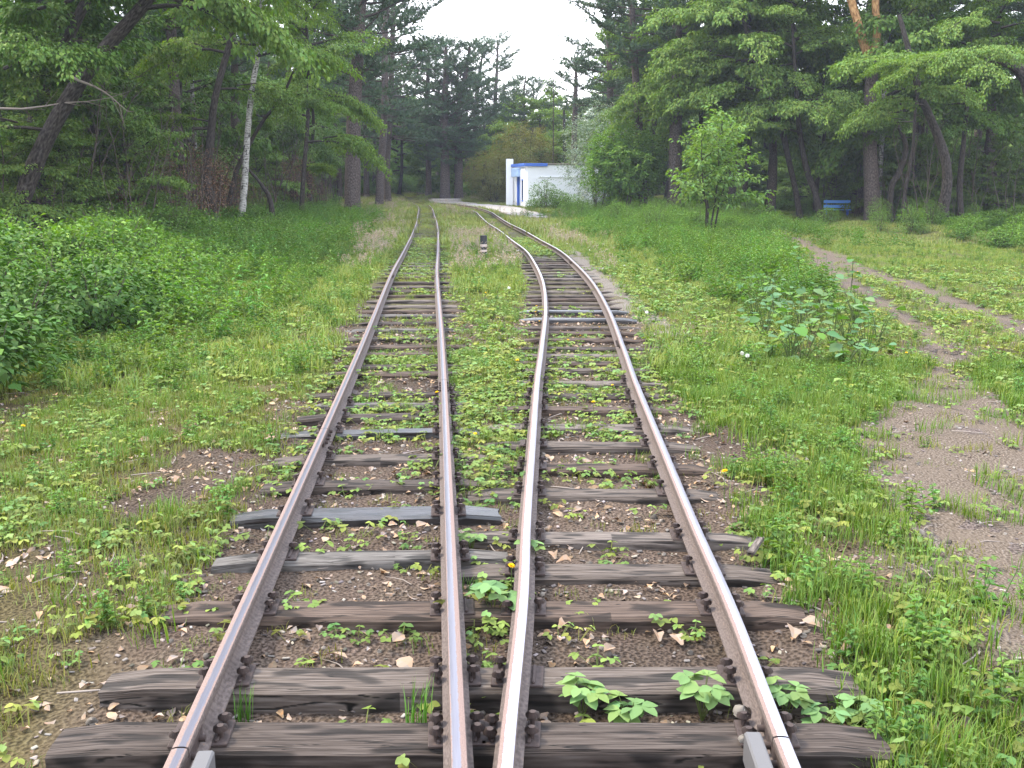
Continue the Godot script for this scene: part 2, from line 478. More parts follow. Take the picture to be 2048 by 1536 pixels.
# one limb with side twigs whose leaves lie in loose layers
func grow_bough(wood: MB, lv: MB, p0: Vector3, dir0: Vector3, length: float, r: float, o: Dictionary) -> void:
	var nseg := 6
	var p := p0
	var d := dir0.normalized()
	var pts := [p]; var rad := [r]; var dirs := [d]
	for k in nseg:
		d = (d + Vector3(jit(0.16), -o.droop * (0.3 + 0.7 * float(k) / nseg) * 0.32 + jit(0.10), jit(0.16))).normalized()
		p = p + d * length / nseg
		pts.append(p); rad.append(r * (1.0 - 0.85 * float(k + 1) / nseg)); dirs.append(d)
	wood.tube(pts, rad, 4, Color.WHITE)
	var subs: int = o.subs
	for s in subs + 1:
		var f := lerpf(o.get("bare", 0.22), 1.0, float(s) / subs)
		var kk := mini(int(f * nseg), nseg - 1)
		var q: Vector3 = pts[kk].lerp(pts[kk + 1], f * nseg - kk)
		var fw: Vector3 = dirs[kk]
		var sd := fw.cross(Vector3.UP).normalized() * (1.0 if s % 2 == 0 else -1.0)
		var ang := rng.randf_range(0.45, 1.2)
		var tdir := (fw * cos(ang) + sd * sin(ang) + Vector3.UP * (rng.randf_range(-0.15, 0.35))).normalized()
		if s == subs: tdir = fw
		var tl: float = length * rng.randf_range(0.32, 0.52) * (1.15 - 0.6 * f)
		var q2 := q
		var tp := [q]; var tr := [maxf(0.006, r * 0.35 * (1.0 - f * 0.6))]
		var td := tdir
		for k in 3:
			td = (td + Vector3(jit(0.2), -o.droop * 0.25 + jit(0.12), jit(0.2))).normalized()
			q2 = q2 + td * tl / 3.0
			tp.append(q2); tr.append(tr[0] * (1.0 - 0.28 * (k + 1)))
		wood.tube(tp, tr, 3, Color.WHITE)
		var nl := int(tl * o.density)
		for k in nl:
			var g := rng.randf_range(0.05, 1.08) * 3.0
			var gi := mini(int(g), 2)
			var at0: Vector3 = tp[gi].lerp(tp[gi + 1], g - gi)
			var sp: float = o.spread
			var off := Vector3(jit(sp), jit(sp) * 0.55, jit(sp))
			var ld := (off.normalized() * 0.7 + td * 0.6 + Vector3(jit(0.5), -0.25 - o.droop * 0.25, jit(0.5))).normalized()
			var up := Vector3(jit(0.55), 1.0, jit(0.55)).normalized()
			var ls: float = o.leaf * rng.randf_range(0.65, 1.25)
			lv.leaf(at0 + off, ld, up, ls, ls * o.aspect, hue(o.color), 0.25, 0.12)

func make_crown(sd: int, o: Dictionary) -> ArrayMesh:
	rng.seed = sd
	var wood := MB.new(); var lv := MB.new()
	var limbs: int = o.limbs
	var az := rng.randf() * TAU
	for k in limbs:
		var f := float(k) / (limbs - 1)
		az += 2.4 + jit(0.5)
		var y: float = o.height * f * 0.86
		var prof: float = sin(PI * clampf(0.16 + 0.80 * f, 0, 1)) * 0.75 + 0.25
		var L: float = o.radius * prof * rng.randf_range(0.7, 1.25)
		var pitch := lerpf(o.get("low", 0.05), 0.95, f) + jit(0.15)
		var dir := Vector3(cos(az) * cos(pitch), sin(pitch), sin(az) * cos(pitch))
		grow_bough(wood, lv, Vector3(jit(0.08), y, jit(0.08)), dir, L, 0.035 + 0.02 * L * 0.5, o)
	grow_bough(wood, lv, Vector3(0, o.height * 0.80, 0), Vector3(jit(0.2), 1, jit(0.2)), o.height * 0.22, 0.03, o)
	return commit([wood, lv], [M.bark, M.leaf])

func make_bough(sd: int, o: Dictionary) -> ArrayMesh:
	rng.seed = sd
	var wood := MB.new(); var lv := MB.new()
	grow_bough(wood, lv, Vector3.ZERO, Vector3(1, 0.25, 0), o.length, 0.06, o)
	grow_bough(wood, lv, Vector3(o.length * 0.3, o.length * 0.06, 0), Vector3(1, 0.2, 0.7), o.length * 0.6, 0.035, o)
	grow_bough(wood, lv, Vector3(o.length * 0.22, o.length * 0.05, 0), Vector3(1, 0.35, -0.7), o.length * 0.65, 0.035, o)
	return commit([wood, lv], [M.bark, M.leaf])

# tufts of needles along whorled limbs
func needle_tuft(lv: MB, p: Vector3, d: Vector3, size: float, col: Color) -> void:
	for k in 9:
		var a := Vector3(jit(1.0), jit(0.8) + 0.35, jit(1.0)).normalized()
		var nd := (d * 0.55 + a).normalized()
		var side := nd.cross(Vector3(jit(1), jit(1), jit(1))).normalized() * size * 0.085
		var c := hue(col, 0.3)
		lv.tri(p + d * jit(0.12) * size * 2.0 - side, p + side, p + nd * size * rng.randf_range(0.7, 1.2), c)

func make_pine_crown(sd: int, h: float, r: float, col: Color, sparse := 1.0) -> ArrayMesh:
	rng.seed = sd
	var wood := MB.new(); var lv := MB.new()
	var whorls := int(h / 0.62)
	for w in whorls:
		var f := float(w) / whorls
		var prof := (sin(PI * clampf(0.22 + 0.75 * f, 0, 1)) * 0.8 + 0.22)
		var nb := rng.randi_range(3, 5)
		var az0 := rng.randf() * TAU
		for b in nb:
			if rng.randf() > 0.92 * sparse:
				continue
			var az := az0 + TAU * b / nb + jit(0.5)
			var L := r * prof * rng.randf_range(0.5, 1.2)
			var pitch := lerpf(-0.12, 0.6, f) + jit(0.15)
			var dir := Vector3(cos(az) * cos(pitch), sin(pitch), sin(az) * cos(pitch))
			var p := Vector3(0, f * h + jit(0.2), 0)
			var pts := [p]; var rad := [0.02 + 0.016 * L]
			var d := dir
			for k in 5:
				d = (d + Vector3(jit(0.18), 0.05 + jit(0.12), jit(0.18))).normalized()
				p = p + d * L / 5.0
				pts.append(p); rad.append(rad[0] * (1.0 - 0.18 * (k + 1)))
			wood.tube(pts, rad, 3, Color.WHITE)
			var subs := int(4 + L * 4.2)
			for s in subs:
				var g := lerpf(0.3, 1.0, float(s) / maxi(subs - 1, 1)) * 4.999
				var gi := int(g)
				var q: Vector3 = pts[gi].lerp(pts[gi + 1], g - gi)
				var sdv := d.cross(Vector3.UP).normalized() * (1.0 if s % 2 == 0 else -1.0)
				var td := (d * 0.6 + sdv * rng.randf_range(0.3, 1.0) + Vector3.UP * rng.randf_range(0.0, 0.5)).normalized()
				var tl := rng.randf_range(0.4, 0.9)
				wood.tube([q, q + td * tl], [0.012, 0.006], 3, Color.WHITE)
				for k in 4:
					needle_tuft(lv, q + td * tl * (0.3 + 0.25 * k) + Vector3(jit(0.06), jit(0.05), jit(0.06)), td, rng.randf_range(0.19, 0.30), col)
	for k in 10:
		needle_tuft(lv, Vector3(jit(0.15), h + jit(0.3), jit(0.15)), Vector3.UP, 0.25, col)
	return commit([wood, lv], [M.pine_bark, M.needle])

# a rounded leafy mass with an uneven outline on a spray of stems
func make_shrub(sd: int, rx: float, h: float, y0: float, leaves: int, leaf: float, aspect: float, col: Color, stems: int, lit_top_col := Color(0, 0, 0, 0)) -> Array:
	rng.seed = sd
	var wood := MB.new(); var lv := MB.new()
	var fn := FastNoiseLite.new()
	fn.seed = sd; fn.frequency = 0.9 / rx
	var tips := []
	for s in stems:
		var a := TAU * s / stems + jit(0.6)
		var tip := Vector3(cos(a) * rx * rng.randf_range(0.25, 0.8), h * rng.randf_range(0.6, 0.97), sin(a) * rx * rng.randf_range(0.25, 0.8))
		var b := Vector3(cos(a) * rx * 0.08, 0, sin(a) * rx * 0.08)
		var pts := [b]; var rad := [0.008 + 0.007 * h]
		for k in 5:
			var f := (k + 1) / 5.0
			pts.append(b.lerp(tip, f) + Vector3(0, sin(f * PI) * h * 0.1, 0) + Vector3(jit(0.05), jit(0.03), jit(0.05)) * h * 0.6)
			rad.append(rad[0] * (1.0 - 0.8 * f))
		wood.tube(pts, rad, 4, Color.WHITE)
		tips.append(pts)
	var made := 0
	var tries := 0
	while made < leaves and tries < leaves * 6:
		tries += 1
		var a := rng.randf() * TAU
		var cy := jit(1.0)
		var rr := pow(rng.randf(), 0.36)
		var dirv := Vector3(cos(a) * sqrt(1.0 - cy * cy), cy, sin(a) * sqrt(1.0 - cy * cy))
		var bulge := 1.0 + 0.42 * fn.get_noise_3dv(dirv * rx * 2.2)
		var ctr := Vector3(0, (y0 + h) * 0.5, 0)
		var p := ctr + Vector3(dirv.x * rx, dirv.y * (h - y0) * 0.5, dirv.z * rx) * rr * bulge
		if fn.get_noise_3dv(p * 3.2 + Vector3(40, 0, 0)) < -0.03:
			continue
		made += 1
		var ld := (Vector3(dirv.x, dirv.y * 0.4, dirv.z) + Vector3(jit(0.8), -0.1 + jit(0.4), jit(0.8))).normalized()
		var up := (Vector3.UP + dirv * 0.35 + Vector3(jit(0.5), 0, jit(0.5))).normalized()
		var ls := leaf * rng.randf_range(0.6, 1.3)
		var cc := hue(col)
		if lit_top_col.a > 0.0 and rng.randf() < 0.45 * smoothstep(-0.2, 0.9, dirv.y) * smoothstep(0.6, 0.95, rr): cc = hue(lit_top_col)  # upper outer leaves coloured lighter: light from above painted into the foliage
		lv.leaf(p, ld, up, ls, ls * aspect, cc, 0.25, 0.14)
	return [wood, lv]

func trunk_mesh(pts: Array, mat: Material, sides := 9, flare := 0.35) -> ArrayMesh:
	# pts: flat x, y, radius triples (z stays at the tree's depth, with a little wander)
	var b := MB.new()
	var raw := []; var rr := []
	for k in range(0, pts.size(), 3):
		raw.append(Vector3(pts[k], pts[k + 1], 0.12 * sin(pts[k + 1] * 1.3 + pts[0] * 5.0 + pts.size()) * minf(1.0, pts[k + 1] * 0.4)))
		rr.append(pts[k + 2])
	var P := []; var R := []
	for k in raw.size() - 1:
		var p0: Vector3 = raw[maxi(k - 1, 0)]; var p1: Vector3 = raw[k]; var p2: Vector3 = raw[k + 1]; var p3: Vector3 = raw[mini(k + 2, raw.size() - 1)]
		for s in 4:
			var f := s / 4.0
			P.append(p1.cubic_interpolate(p2, p0, p3, f))
			R.append(lerpf(rr[k], rr[k + 1], f) * (1.0 + jit(0.05)))
	P.append(raw[-1]); R.append(rr[-1])
	if flare > 0.0:
		R[0] *= 1.0 + flare; R[1] *= 1.0 + flare * 0.25
	b.tube(P, R, sides, Color.WHITE, 0.35)
	return commit([b], [mat])

# ---------------------------------------------------------------- rails and sleepers
var PROF := [Vector2(0.046, 0.0), Vector2(0.046, 0.008), Vector2(0.014, 0.019), Vector2(0.0065, 0.03), Vector2(0.0065, 0.068), Vector2(0.0215, 0.078), Vector2(0.0255, 0.084), Vector2(0.0255, 0.098), Vector2(0.0225, 0.1045)]
const RAIL_BASE := 0.057

func rail_mesh(curve: Callable, off: float, d0: float, d1: float, top_mat: Material) -> ArrayMesh:
	var side := MB.new(); var top := MB.new()
	var outline := []
	for q in PROF: outline.append(q)
	for k in range(PROF.size() - 1, -1, -1): outline.append(Vector2(-PROF[k].x, PROF[k].y))
	outline.append(PROF[0])
	var crown := [Vector2(0.0225, 0.1045), Vector2(0.012, 0.1075), Vector2(0, 0.1082), Vector2(-0.012, 0.1075), Vector2(-0.0225, 0.1045)]
	var steps := maxi(2, int((d1 - d0) / (0.25 if d0 < 12.0 else 0.6)))
	var along := 0.0
	var prev := Vector3.ZERO
	var rows := []
	for s in steps + 1:
		var d := lerpf(d0, d1, float(s) / steps)
		var c: float = curve.call(d)
		var dx: float = (curve.call(d + 0.1) - c) / 0.1
		var fw := Vector3(dx, 0, -1).normalized()
		var rt := fw.cross(Vector3.UP).normalized()
		var o := Vector3(c, RAIL_BASE, -d) + rt * off
		if s > 0: along += o.distance_to(prev)
		prev = o
		rows.append([o, rt, along])
	for pair in [[side, outline, false], [top, crown, true]]:
		var b: MB = pair[0]
		var line: Array = pair[1]
		for i in line.size() - 1:
			var a0: Vector2 = line[i]; var a1: Vector2 = line[i + 1]
			if not pair[2] and a0.x > 0 and a1.x < 0 and a0.y > 0.1: continue
			var e := a1 - a0
			var n2 := Vector2(e.y, -e.x).normalized()
			for s in rows.size():
				var o: Vector3 = rows[s][0]; var rt: Vector3 = rows[s][1]; var l: float = rows[s][2]
				for q in [a0, a1]:
					var nn2 := n2
					if pair[2]: nn2 = Vector2(q.x * 14.0, 1.0).normalized()
					var uv := Vector2((q.x + 0.0255) / 0.051, l / 1.7) if pair[2] else Vector2((q.x + q.y) * 3.0, l * 1.2)
					b.vert(o + rt * q.x + Vector3.UP * q.y, rt * nn2.x + Vector3.UP * nn2.y, Color.WHITE, uv)
			var first := b.v.size() - rows.size() * 2
			for s in rows.size() - 1:
				var a := first + s * 2
				b.face(a, a + 2, a + 1); b.face(a + 1, a + 2, a + 3)
	# end faces
	for s in [0, rows.size() - 1]:
		var o: Vector3 = rows[s][0]; var rt: Vector3 = rows[s][1]
		var q := func(x: float, y: float) -> Vector3: return o + rt * x + Vector3.UP * y
		for bx in [[0.046, 0.0, 0.014], [0.0065, 0.014, 0.076], [0.0255, 0.076, 0.1045]]:
			if s == 0:
				side.quad(q.call(-bx[0], bx[1]), q.call(bx[0], bx[1]), q.call(bx[0], bx[2]), q.call(-bx[0], bx[2]), Color.WHITE, 0.1, 0.1)
			else:
				side.quad(q.call(bx[0], bx[1]), q.call(-bx[0], bx[1]), q.call(-bx[0], bx[2]), q.call(bx[0], bx[2]), Color.WHITE, 0.1, 0.1)
	return commit([side, top], [M.rust, top_mat])

# a weathered beam with sagging, chipped edges; length along local x
func sleeper_mesh(length: float, width: float, height: float, wear: float, mat: Material) -> ArrayMesh:
	var b := MB.new()
	var nx := maxi(6, int(length / 0.16))
	var ring := [Vector2(-0.5, -1.0), Vector2(-0.5, -0.10), Vector2(-0.42, 0.0), Vector2(-0.14, 0.01), Vector2(0.16, 0.0), Vector2(0.42, 0.0), Vector2(0.5, -0.10), Vector2(0.5, -1.0)]
	var uo := rng.randf() * 3.0; var vo := rng.randf()
	var sdn := rng.randf() * 900.0
	var grid := []
	for i in nx + 1:
		var x := lerpf(-length / 2, length / 2, float(i) / nx)
		var row := []
		for k in ring.size():
			var q: Vector2 = ring[k]
			var e := 1.0 if (k == 1 or k == 2 or k == 5 or k == 6) else 0.10
			var w := nz.get_noise_2d(x * 60.0 + sdn, k * 37.0) * wear * e
			var endf := 0.0
			if i == 0 or i == nx: endf = 0.018
			var xx := x + (nz.get_noise_2d(k * 80.0, sdn + i) * wear * 0.9 if (i == 0 or i == nx) else 0.0)
			row.append(Vector3(xx, q.y * height + w * 0.7 - absf(w) * 0.4 - endf * (0.0 if k == 0 or k == 7 else 1.0), q.x * (width - endf) + w))
		grid.append(row)
	for i in nx:
		for k in ring.size() - 1:
			var a: Vector3 = grid[i][k]; var c: Vector3 = grid[i + 1][k]; var d: Vector3 = grid[i + 1][k + 1]; var e: Vector3 = grid[i][k + 1]
			var first := b.v.size()
			for q in [[a, 0, 0], [c, 1, 0], [d, 1, 1], [e, 0, 1]]:
				var ii: int = i + q[1]
				var g0: Array = grid[maxi(ii - 1, 0)]; var g1: Array = grid[mini(ii + 1, nx)]
				var nn: Vector3 = (grid[ii][k + 1] - grid[ii][k]).cross(g1[k] - g0[k]).normalized()
				b.vert(q[0], nn, Color.WHITE, Vector2((length * (float(i + q[1]) / nx)) * 0.55 + uo, vo + (float(k + q[2]) / 7.0) * 0.9))
			b.face(first, first + 2, first + 1); b.face(first, first + 3, first + 2)
	for s in [0, nx]:
		for k in range(1, ring.size() - 2):
			var a: Vector3 = grid[s][0]; var c: Vector3 = grid[s][k]; var d: Vector3 = grid[s][k + 1]
			if s == 0: b.tri(a, d, c, Color.WHITE)
			else: b.tri(a, c, d, Color.WHITE)
		if s == 0: b.tri(grid[s][0], grid[s][7], grid[s][6], Color.WHITE)
		else: b.tri(grid[s][0], grid[s][6], grid[s][7], Color.WHITE)
	return commit([b], [mat])

var spike_m: ArrayMesh
var plate_m: ArrayMesh
func make_fastenings() -> void:
	var b := MB.new()
	b.tube([Vector3(0, -0.02, 0), Vector3(0, 0.028, 0)], [0.009, 0.009], 6, Color.WHITE)
	# domed, overhanging head
	b.tube([Vector3(0, 0.024, 0), Vector3(0, 0.028, 0), Vector3(0, 0.036, 0), Vector3(0, 0.043, 0)], [0.012, 0.024, 0.023, 0.011], 10, Color.WHITE, 1.0, true)
	spike_m = commit([b], [M.rust_dark])
	var p := MB.new()
	p.box(Vector3.ZERO, Vector3(0.185, 0.012, 0.15), 0.003)
	p.box(Vector3(0.058, 0.009, 0), Vector3(0.012, 0.012, 0.13), 0.003)
	p.box(Vector3(-0.058, 0.009, 0), Vector3(0.012, 0.012, 0.13), 0.003)
	plate_m = commit([p], [M.rust_dark])

func _ready() -> void:
	# ---- camera
	var cam := Camera3D.new()
	cam.name = "camera"
	add_child(cam)
	cam.position = Vector3(0, 1.80, 0)
	cam.rotation_degrees = Vector3(-11.42, 0, 0)
	cam.fov = 41.82
	cam.near = 0.05
	cam.far = 900.0
	cam.current = true
	# ---- sky, sun, exposure
	var env := Environment.new()
	env.background_mode = Environment.BG_SKY
	var sky := Sky.new()
	var sm := ProceduralSkyMaterial.new()
	sm.sky_top_color = Color(0.86, 0.91, 1.0)
	sm.sky_horizon_color = Color(1.0, 1.0, 1.0)
	sm.sky_curve = 0.25
	sm.ground_bottom_color = Color(0.25, 0.28, 0.2)
	sm.ground_horizon_color = Color(0.4, 0.42, 0.36)
	sky.sky_material = sm
	env.sky = sky
	env.tonemap_mode = Environment.TONE_MAPPER_LINEAR
	env.tonemap_exposure = 5.0
	env.sdfgi_enabled = true
	env.ssao_enabled = true
	env.ssil_enabled = true
	env.fog_enabled = true
	env.fog_density = 0.00042
	env.fog_light_color = Color(0.9, 0.93, 1.0)
	var we := WorldEnvironment.new()
	we.name = "environment"
	we.environment = env
	add_child(we)
	var sun := DirectionalLight3D.new()
	sun.name = "sun"
	sun.light_energy = 0.5
	sun.light_color = Color(1.0, 0.96, 0.88)
	sun.light_angular_distance = 11.0
	sun.shadow_enabled = true
	add_child(sun)
	sun.rotation_degrees = Vector3(-56, -108, 0)

	nz.seed = 3
	nz.frequency = 0.02
	nz.fractal_octaves = 3
	rng.seed = 1
	make_materials()
	make_fastenings()
	build_ground()
	build_tracks()
	build_station()
	build_small_things()
	build_trees()
	build_undergrowth()
	build_ground_cover()
	build_near_plants()

# ---------------------------------------------------------------- setting
func ground_color(x: float, d: float) -> Color:
	var t := track_dist(x, d)
	var k := nz.get_noise_2d(x * 16.0, d * 16.0 + 90.0)
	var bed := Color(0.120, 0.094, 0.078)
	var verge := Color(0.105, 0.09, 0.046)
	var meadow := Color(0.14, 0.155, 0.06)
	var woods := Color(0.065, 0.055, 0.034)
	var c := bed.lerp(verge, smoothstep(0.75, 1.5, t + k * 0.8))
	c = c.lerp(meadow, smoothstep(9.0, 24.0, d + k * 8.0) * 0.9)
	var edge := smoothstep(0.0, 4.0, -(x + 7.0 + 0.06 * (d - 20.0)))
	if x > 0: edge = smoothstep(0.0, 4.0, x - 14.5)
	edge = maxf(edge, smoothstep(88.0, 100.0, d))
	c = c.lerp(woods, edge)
	var g := path_gap(x, d)
	c = c.lerp(Color(0.18, 0.152, 0.14), 1.0 - smoothstep(-0.1, 0.6, g + k * 0.5))
	return c * (1.0 + k * 0.35)

func build_ground() -> void:
	var xs := []; var ds := []
	var x := 0.0
	var st := 0.11
	while x < 300.0:
		xs.append(x)
		if x > 4.0: st *= 1.09
		x += st
	var full := []
	for k in range(xs.size() - 1, 0, -1): full.append(-xs[k])
	full.append_array(xs)
	var d := -14.0
	while d < 1.0: ds.append(d); d += 1.0
	st = 0.11
	while d < 420.0:
		ds.append(d)
		if d > 7.0: st = minf(st * 1.035, 14.0)
		d += st
	var b := MB.new()
	for dd in ds:
		for xx in full:
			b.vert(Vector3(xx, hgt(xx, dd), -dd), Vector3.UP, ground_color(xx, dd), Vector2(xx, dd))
	var w := full.size()
	for j in ds.size() - 1:
		for i in w - 1:
			var a := j * w + i
			b.face(a, a + 1, a + w + 1); b.face(a, a + w + 1, a + w)
	for j in ds.size():
		for i in w:
			var a := j * w + i
			var l: Vector3 = b.v[a - 1 if i > 0 else a]; var r: Vector3 = b.v[a + 1 if i < w - 1 else a]
			var f: Vector3 = b.v[a + w if j < ds.size() - 1 else a]; var k: Vector3 = b.v[a - w if j > 0 else a]
			b.n[a] = (r - l).cross(f - k).normalized()
	var o := part("ground", commit([b], [M.ground]), self)
	tag(o, "grassy woodland floor and bare soil under the tracks", "", "", "structure")
	# trodden ruts as thin sheets on the ground
	var labels := ["bare trodden path from the gravelly patch towards the trees", "narrow pale footpath beside the curved track leading to the pavement", "second faint rut of the path through the grass"]
	for pi in PATHS.size():
		var pth: Array = PATHS[pi]
		var m := MB.new()
		var n := int((pth[-1][0] - pth[0][0]) / 0.16)
		for s in n + 1:
			var dd := lerpf(pth[0][0], pth[-1][0], float(s) / n)
			var k := 0
			while k < pth.size() - 2 and dd > pth[k + 1][0]: k += 1
			var f: float = (dd - pth[k][0]) / (pth[k + 1][0] - pth[k][0])
			var cx := lerpf(pth[k][1], pth[k + 1][1], f)
			var hw := lerpf(pth[k][2], pth[k + 1][2], f)
			for e in 9:
				var u := e / 4.0 - 1.0
				var xx := cx + u * hw * (1.0 + 0.45 * nz.get_noise_2d(dd * 70.0 + pi * 200.0, signf(u) * 60.0) + 0.2 * nz.get_noise_2d(dd * 260.0, signf(u) * 160.0))
				var rise := 0.010 - 0.02 * absf(u) * smoothstep(0.7, 1.0, absf(u))
				m.vert(Vector3(xx, hgt(xx, dd) + rise, -dd), Vector3.UP, Color.WHITE, Vector2(xx, dd))
		for s in n:
			for e in 8:
				var a := s * 9 + e
				m.face(a, a + 1, a + 10); m.face(a, a + 10, a + 9)
		var p := part("dirt_path", commit([m], [M.dirt if pi != 1 else M.dirt_pale]), self)
		tag(p, labels[pi], "", "", "structure")

func build_tracks() -> void:
	var left := thing("railway_track", "straight left-hand narrow track of rusty rails on old timber sleepers", "railway track", Vector3.ZERO)
	var right := thing("railway_track", "right-hand track whose polished rails curve away past the white building", "railway track", Vector3.ZERO)
	var lcf := func(d: float) -> float: return lc(d)
	var rcf := func(d: float) -> float: return rc(d)
	var runs := [
		[left, lcf, -0.41, [0.4, 2.72, 6.62, 18.36, 28.0, 41.0, 56.0, 78.0], "rail_dull", "rail"],
		[left, lcf, 0.41, [1.55, 8.26, 18.36, 28.0, 41.0, 56.0, 72.0], "rail_mid", "rail"],
		[right, rcf, -0.41, [1.55, 13.08, 22.5, 34.0, 46.0, 58.0], "rail_bright", "rail"],
		[right, rcf, 0.41, [0.4, 2.77, 10.6, 21.5, 34.0, 46.0, 60.0, 78.0], "rail_bright", "rail"],
	]
	for r in runs:
		for k in r[3].size() - 1:
			var ra := part("rail", rail_mesh(r[1], r[2], r[3][k] + 0.004, r[3][k + 1] - 0.004, M[r[4]]), r[0])
			var jd: float = r[3][k + 1]
			if jd < 22.0:
				# joint bars with bolts bridge the gap between two rails
				for sd in [-1.0, 1.0]:
					var fp := MB.new()
					var c: float = r[1].call(jd)
					var dx: float = (r[1].call(jd + 0.2) - c) / 0.2
					var bs := Basis(Vector3.UP, -atan(dx))
					var o := Vector3(c, RAIL_BASE + 0.047, -jd) + bs * Vector3(r[2] + sd * 0.0135, 0, 0)
					fp.box(o, Vector3(0.012, 0.042, 0.40), 0.003, bs)
					for z in [-0.15, -0.05, 0.05, 0.15]:
						var q: Vector3 = o + bs * Vector3(sd * 0.004, 0, z)
						fp.tube([q, q + bs * Vector3(sd * 0.022, 0, 0)], [0.012, 0.012], 6, Color.WHITE, 1.0, true)
					part("joint_bar", commit([fp], [M.rust_dark]), ra)
	# check rails of the crossing just below the frame
	for g in [[left, -0.41 + 0.085, 2.66], [right, 0.41 - 0.085, 2.76]]:
		var cr := MB.new()
		var cf: Callable = lcf if g[0] == left else rcf
		var c0: float = cf.call(g[2] - 0.6)
		var dx2: float = (cf.call(g[2]) - c0) / 0.6
		var bs2 := Basis(Vector3.UP, -atan(dx2))
		cr.box(Vector3(c0 + g[1], RAIL_BASE + 0.07, -(g[2] - 0.6)), Vector3(0.05, 0.10, 1.2), 0.006, bs2)
		part("check_rail", commit([cr], [M.grey_steel]), g[0])
	# sleepers: [front-edge distance, half lengths left and right of the track centre, top height, material]
	rng.seed = 22
	var ldist := [1.95, 2.45, 2.858, 3.243, 3.835, 4.476, 5.062, 5.629, 6.231, 6.882, 7.387, 7.818, 8.2, 9.131, 9.541, 10.197, 10.74, 11.269, 11.973, 12.583, 13.307, 13.727, 14.291, 14.965, 15.65, 16.3, 17.0, 17.681, 18.714, 19.652, 20.448, 21.182]
	var rdist := [4.292, 4.745, 5.458, 6.002, 6.541, 7.043, 7.623, 8.161, 8.686, 9.332, 9.732, 10.107, 10.575, 11.159, 11.729, 12.184, 12.816, 13.62, 14.117, 14.651, 15.159, 15.633, 16.287, 16.997, 17.681, 18.421, 19.017, 19.652, 20.33, 20.931, 21.569, 22.245, 22.8, 23.4, 23.95]
	var dd := 21.9
	while dd < 36.0:
		ldist.append(dd); dd += 0.68
	dd = 24.6
	while dd < 38.0:
		rdist.append(dd); dd += 0.66
	var mats := [M.wood, M.wood_grey, M.wood_dark, M.wood_warm, M.wood_pale]
	for side in 2:
		var list: Array = ldist if side == 0 else rdist
		for k in list.size():
			var d: float = list[k]
			var owner: Node3D = left if side == 0 else right
			var cf: Callable = lcf if side == 0 else rcf
			var c: float = cf.call(d)
			var dx: float = (cf.call(d + 0.3) - cf.call(d - 0.3)) / 0.6
			var x0 := c - rng.randf_range(0.68, 0.78); var x1 := c + rng.randf_range(0.68, 0.78)
			var label := ""
			var mat: Material = mats[rng.randi() % 5]
			var wid := rng.randf_range(0.145, 0.18)
			var yaw := jit(0.012) - dx * (0.75 if side == 0 else 0.7)
			var top := 0.05 - rng.randf_range(0.0, 0.012)
			if side == 0 and k < 5:   # long shared timbers of the switch
				x0 = [-1.42, -1.44, -1.47, -1.46, -1.49][k]; x1 = [1.18, 1.2, 1.20, 1.24, 1.22][k]
				yaw = [0.0, 0.01, -0.002, 0.004, 0.0][k]
				wid = 0.185
				mat = [M.wood, M.wood, M.wood_dark, M.wood, M.wood_warm][k]
				top = 0.05
				label = ["", "", "nearest long dark shared sleeper, split along its left end", "second long shared sleeper, with strawberry plants along its front", "third long shared brown sleeper with clean sawn left end"][k]
			elif side == 0 and k == 6:
				mat = M.tarred; label = "black tarred sleeper with a bluish sheen"; x0 = c - 0.75; x1 = c + 0.68; top = 0.06
			elif side == 0 and k == 9:
				mat = M.tarred; label = "glossy black tarred sleeper beside the joint bar"; top = 0.055
			elif side == 1 and (k == 16 or k == 17):
				mat = M.tarred; label = "wet-looking bluish sleeper shining before the rail joint"; top = 0.06
			elif side == 0 and k == 5:
				x0 = c - 0.72; x1 = c + 0.68
			elif d > 22.0:
				top = 0.03 - 0.02 * smoothstep(22.0, 34.0, d)
			var ctr := Vector3((x0 + x1) / 2, top, -(d + wid / 2))
			var sl := part("sleeper", sleeper_mesh(x1 - x0, wid, 0.16, 0.016 if d < 8 else 0.012, mat), owner, ctr, Basis(Vector3.UP, yaw))
			if label: sl.set_meta("label", label)
			if d > 9.0: continue
			# plates and spikes under every rail that crosses this timber
			var inv := sl.transform.affine_inverse()
			for rl in [[lcf, -0.41], [lcf, 0.41], [rcf, -0.41], [rcf, 0.41]]:
				var zc := d + wid / 2
				var rx: float = rl[0].call(zc) + rl[1]
				if rx < x0 + 0.06 or rx > x1 - 0.06 or zc < 1.5: continue
				var slope: float = (rl[0].call(zc + 0.2) - rl[0].call(zc - 0.2)) / 0.4
				var turn := Basis(Vector3.UP, -atan(slope))
				part("tie_plate", plate_m, sl, inv * Vector3(rx, top + 0.004, -zc), sl.transform.basis.inverse() * turn)
				for s in [[0.066, -0.045], [0.066, 0.04], [-0.066, -0.04], [-0.066, 0.045]]:
					if rng.randf() < 0.13: continue
					var q := Vector3(rx, top + 0.006 + rng.randf_range(-0.002, 0.012), -zc) + turn * Vector3(s[0], 0, s[1] + jit(0.01))
					part("spike", spike_m, sl, inv * q, Basis(Vector3.UP, rng.randf() * TAU).rotated(Vector3(1, 0, 0), jit(0.1)))

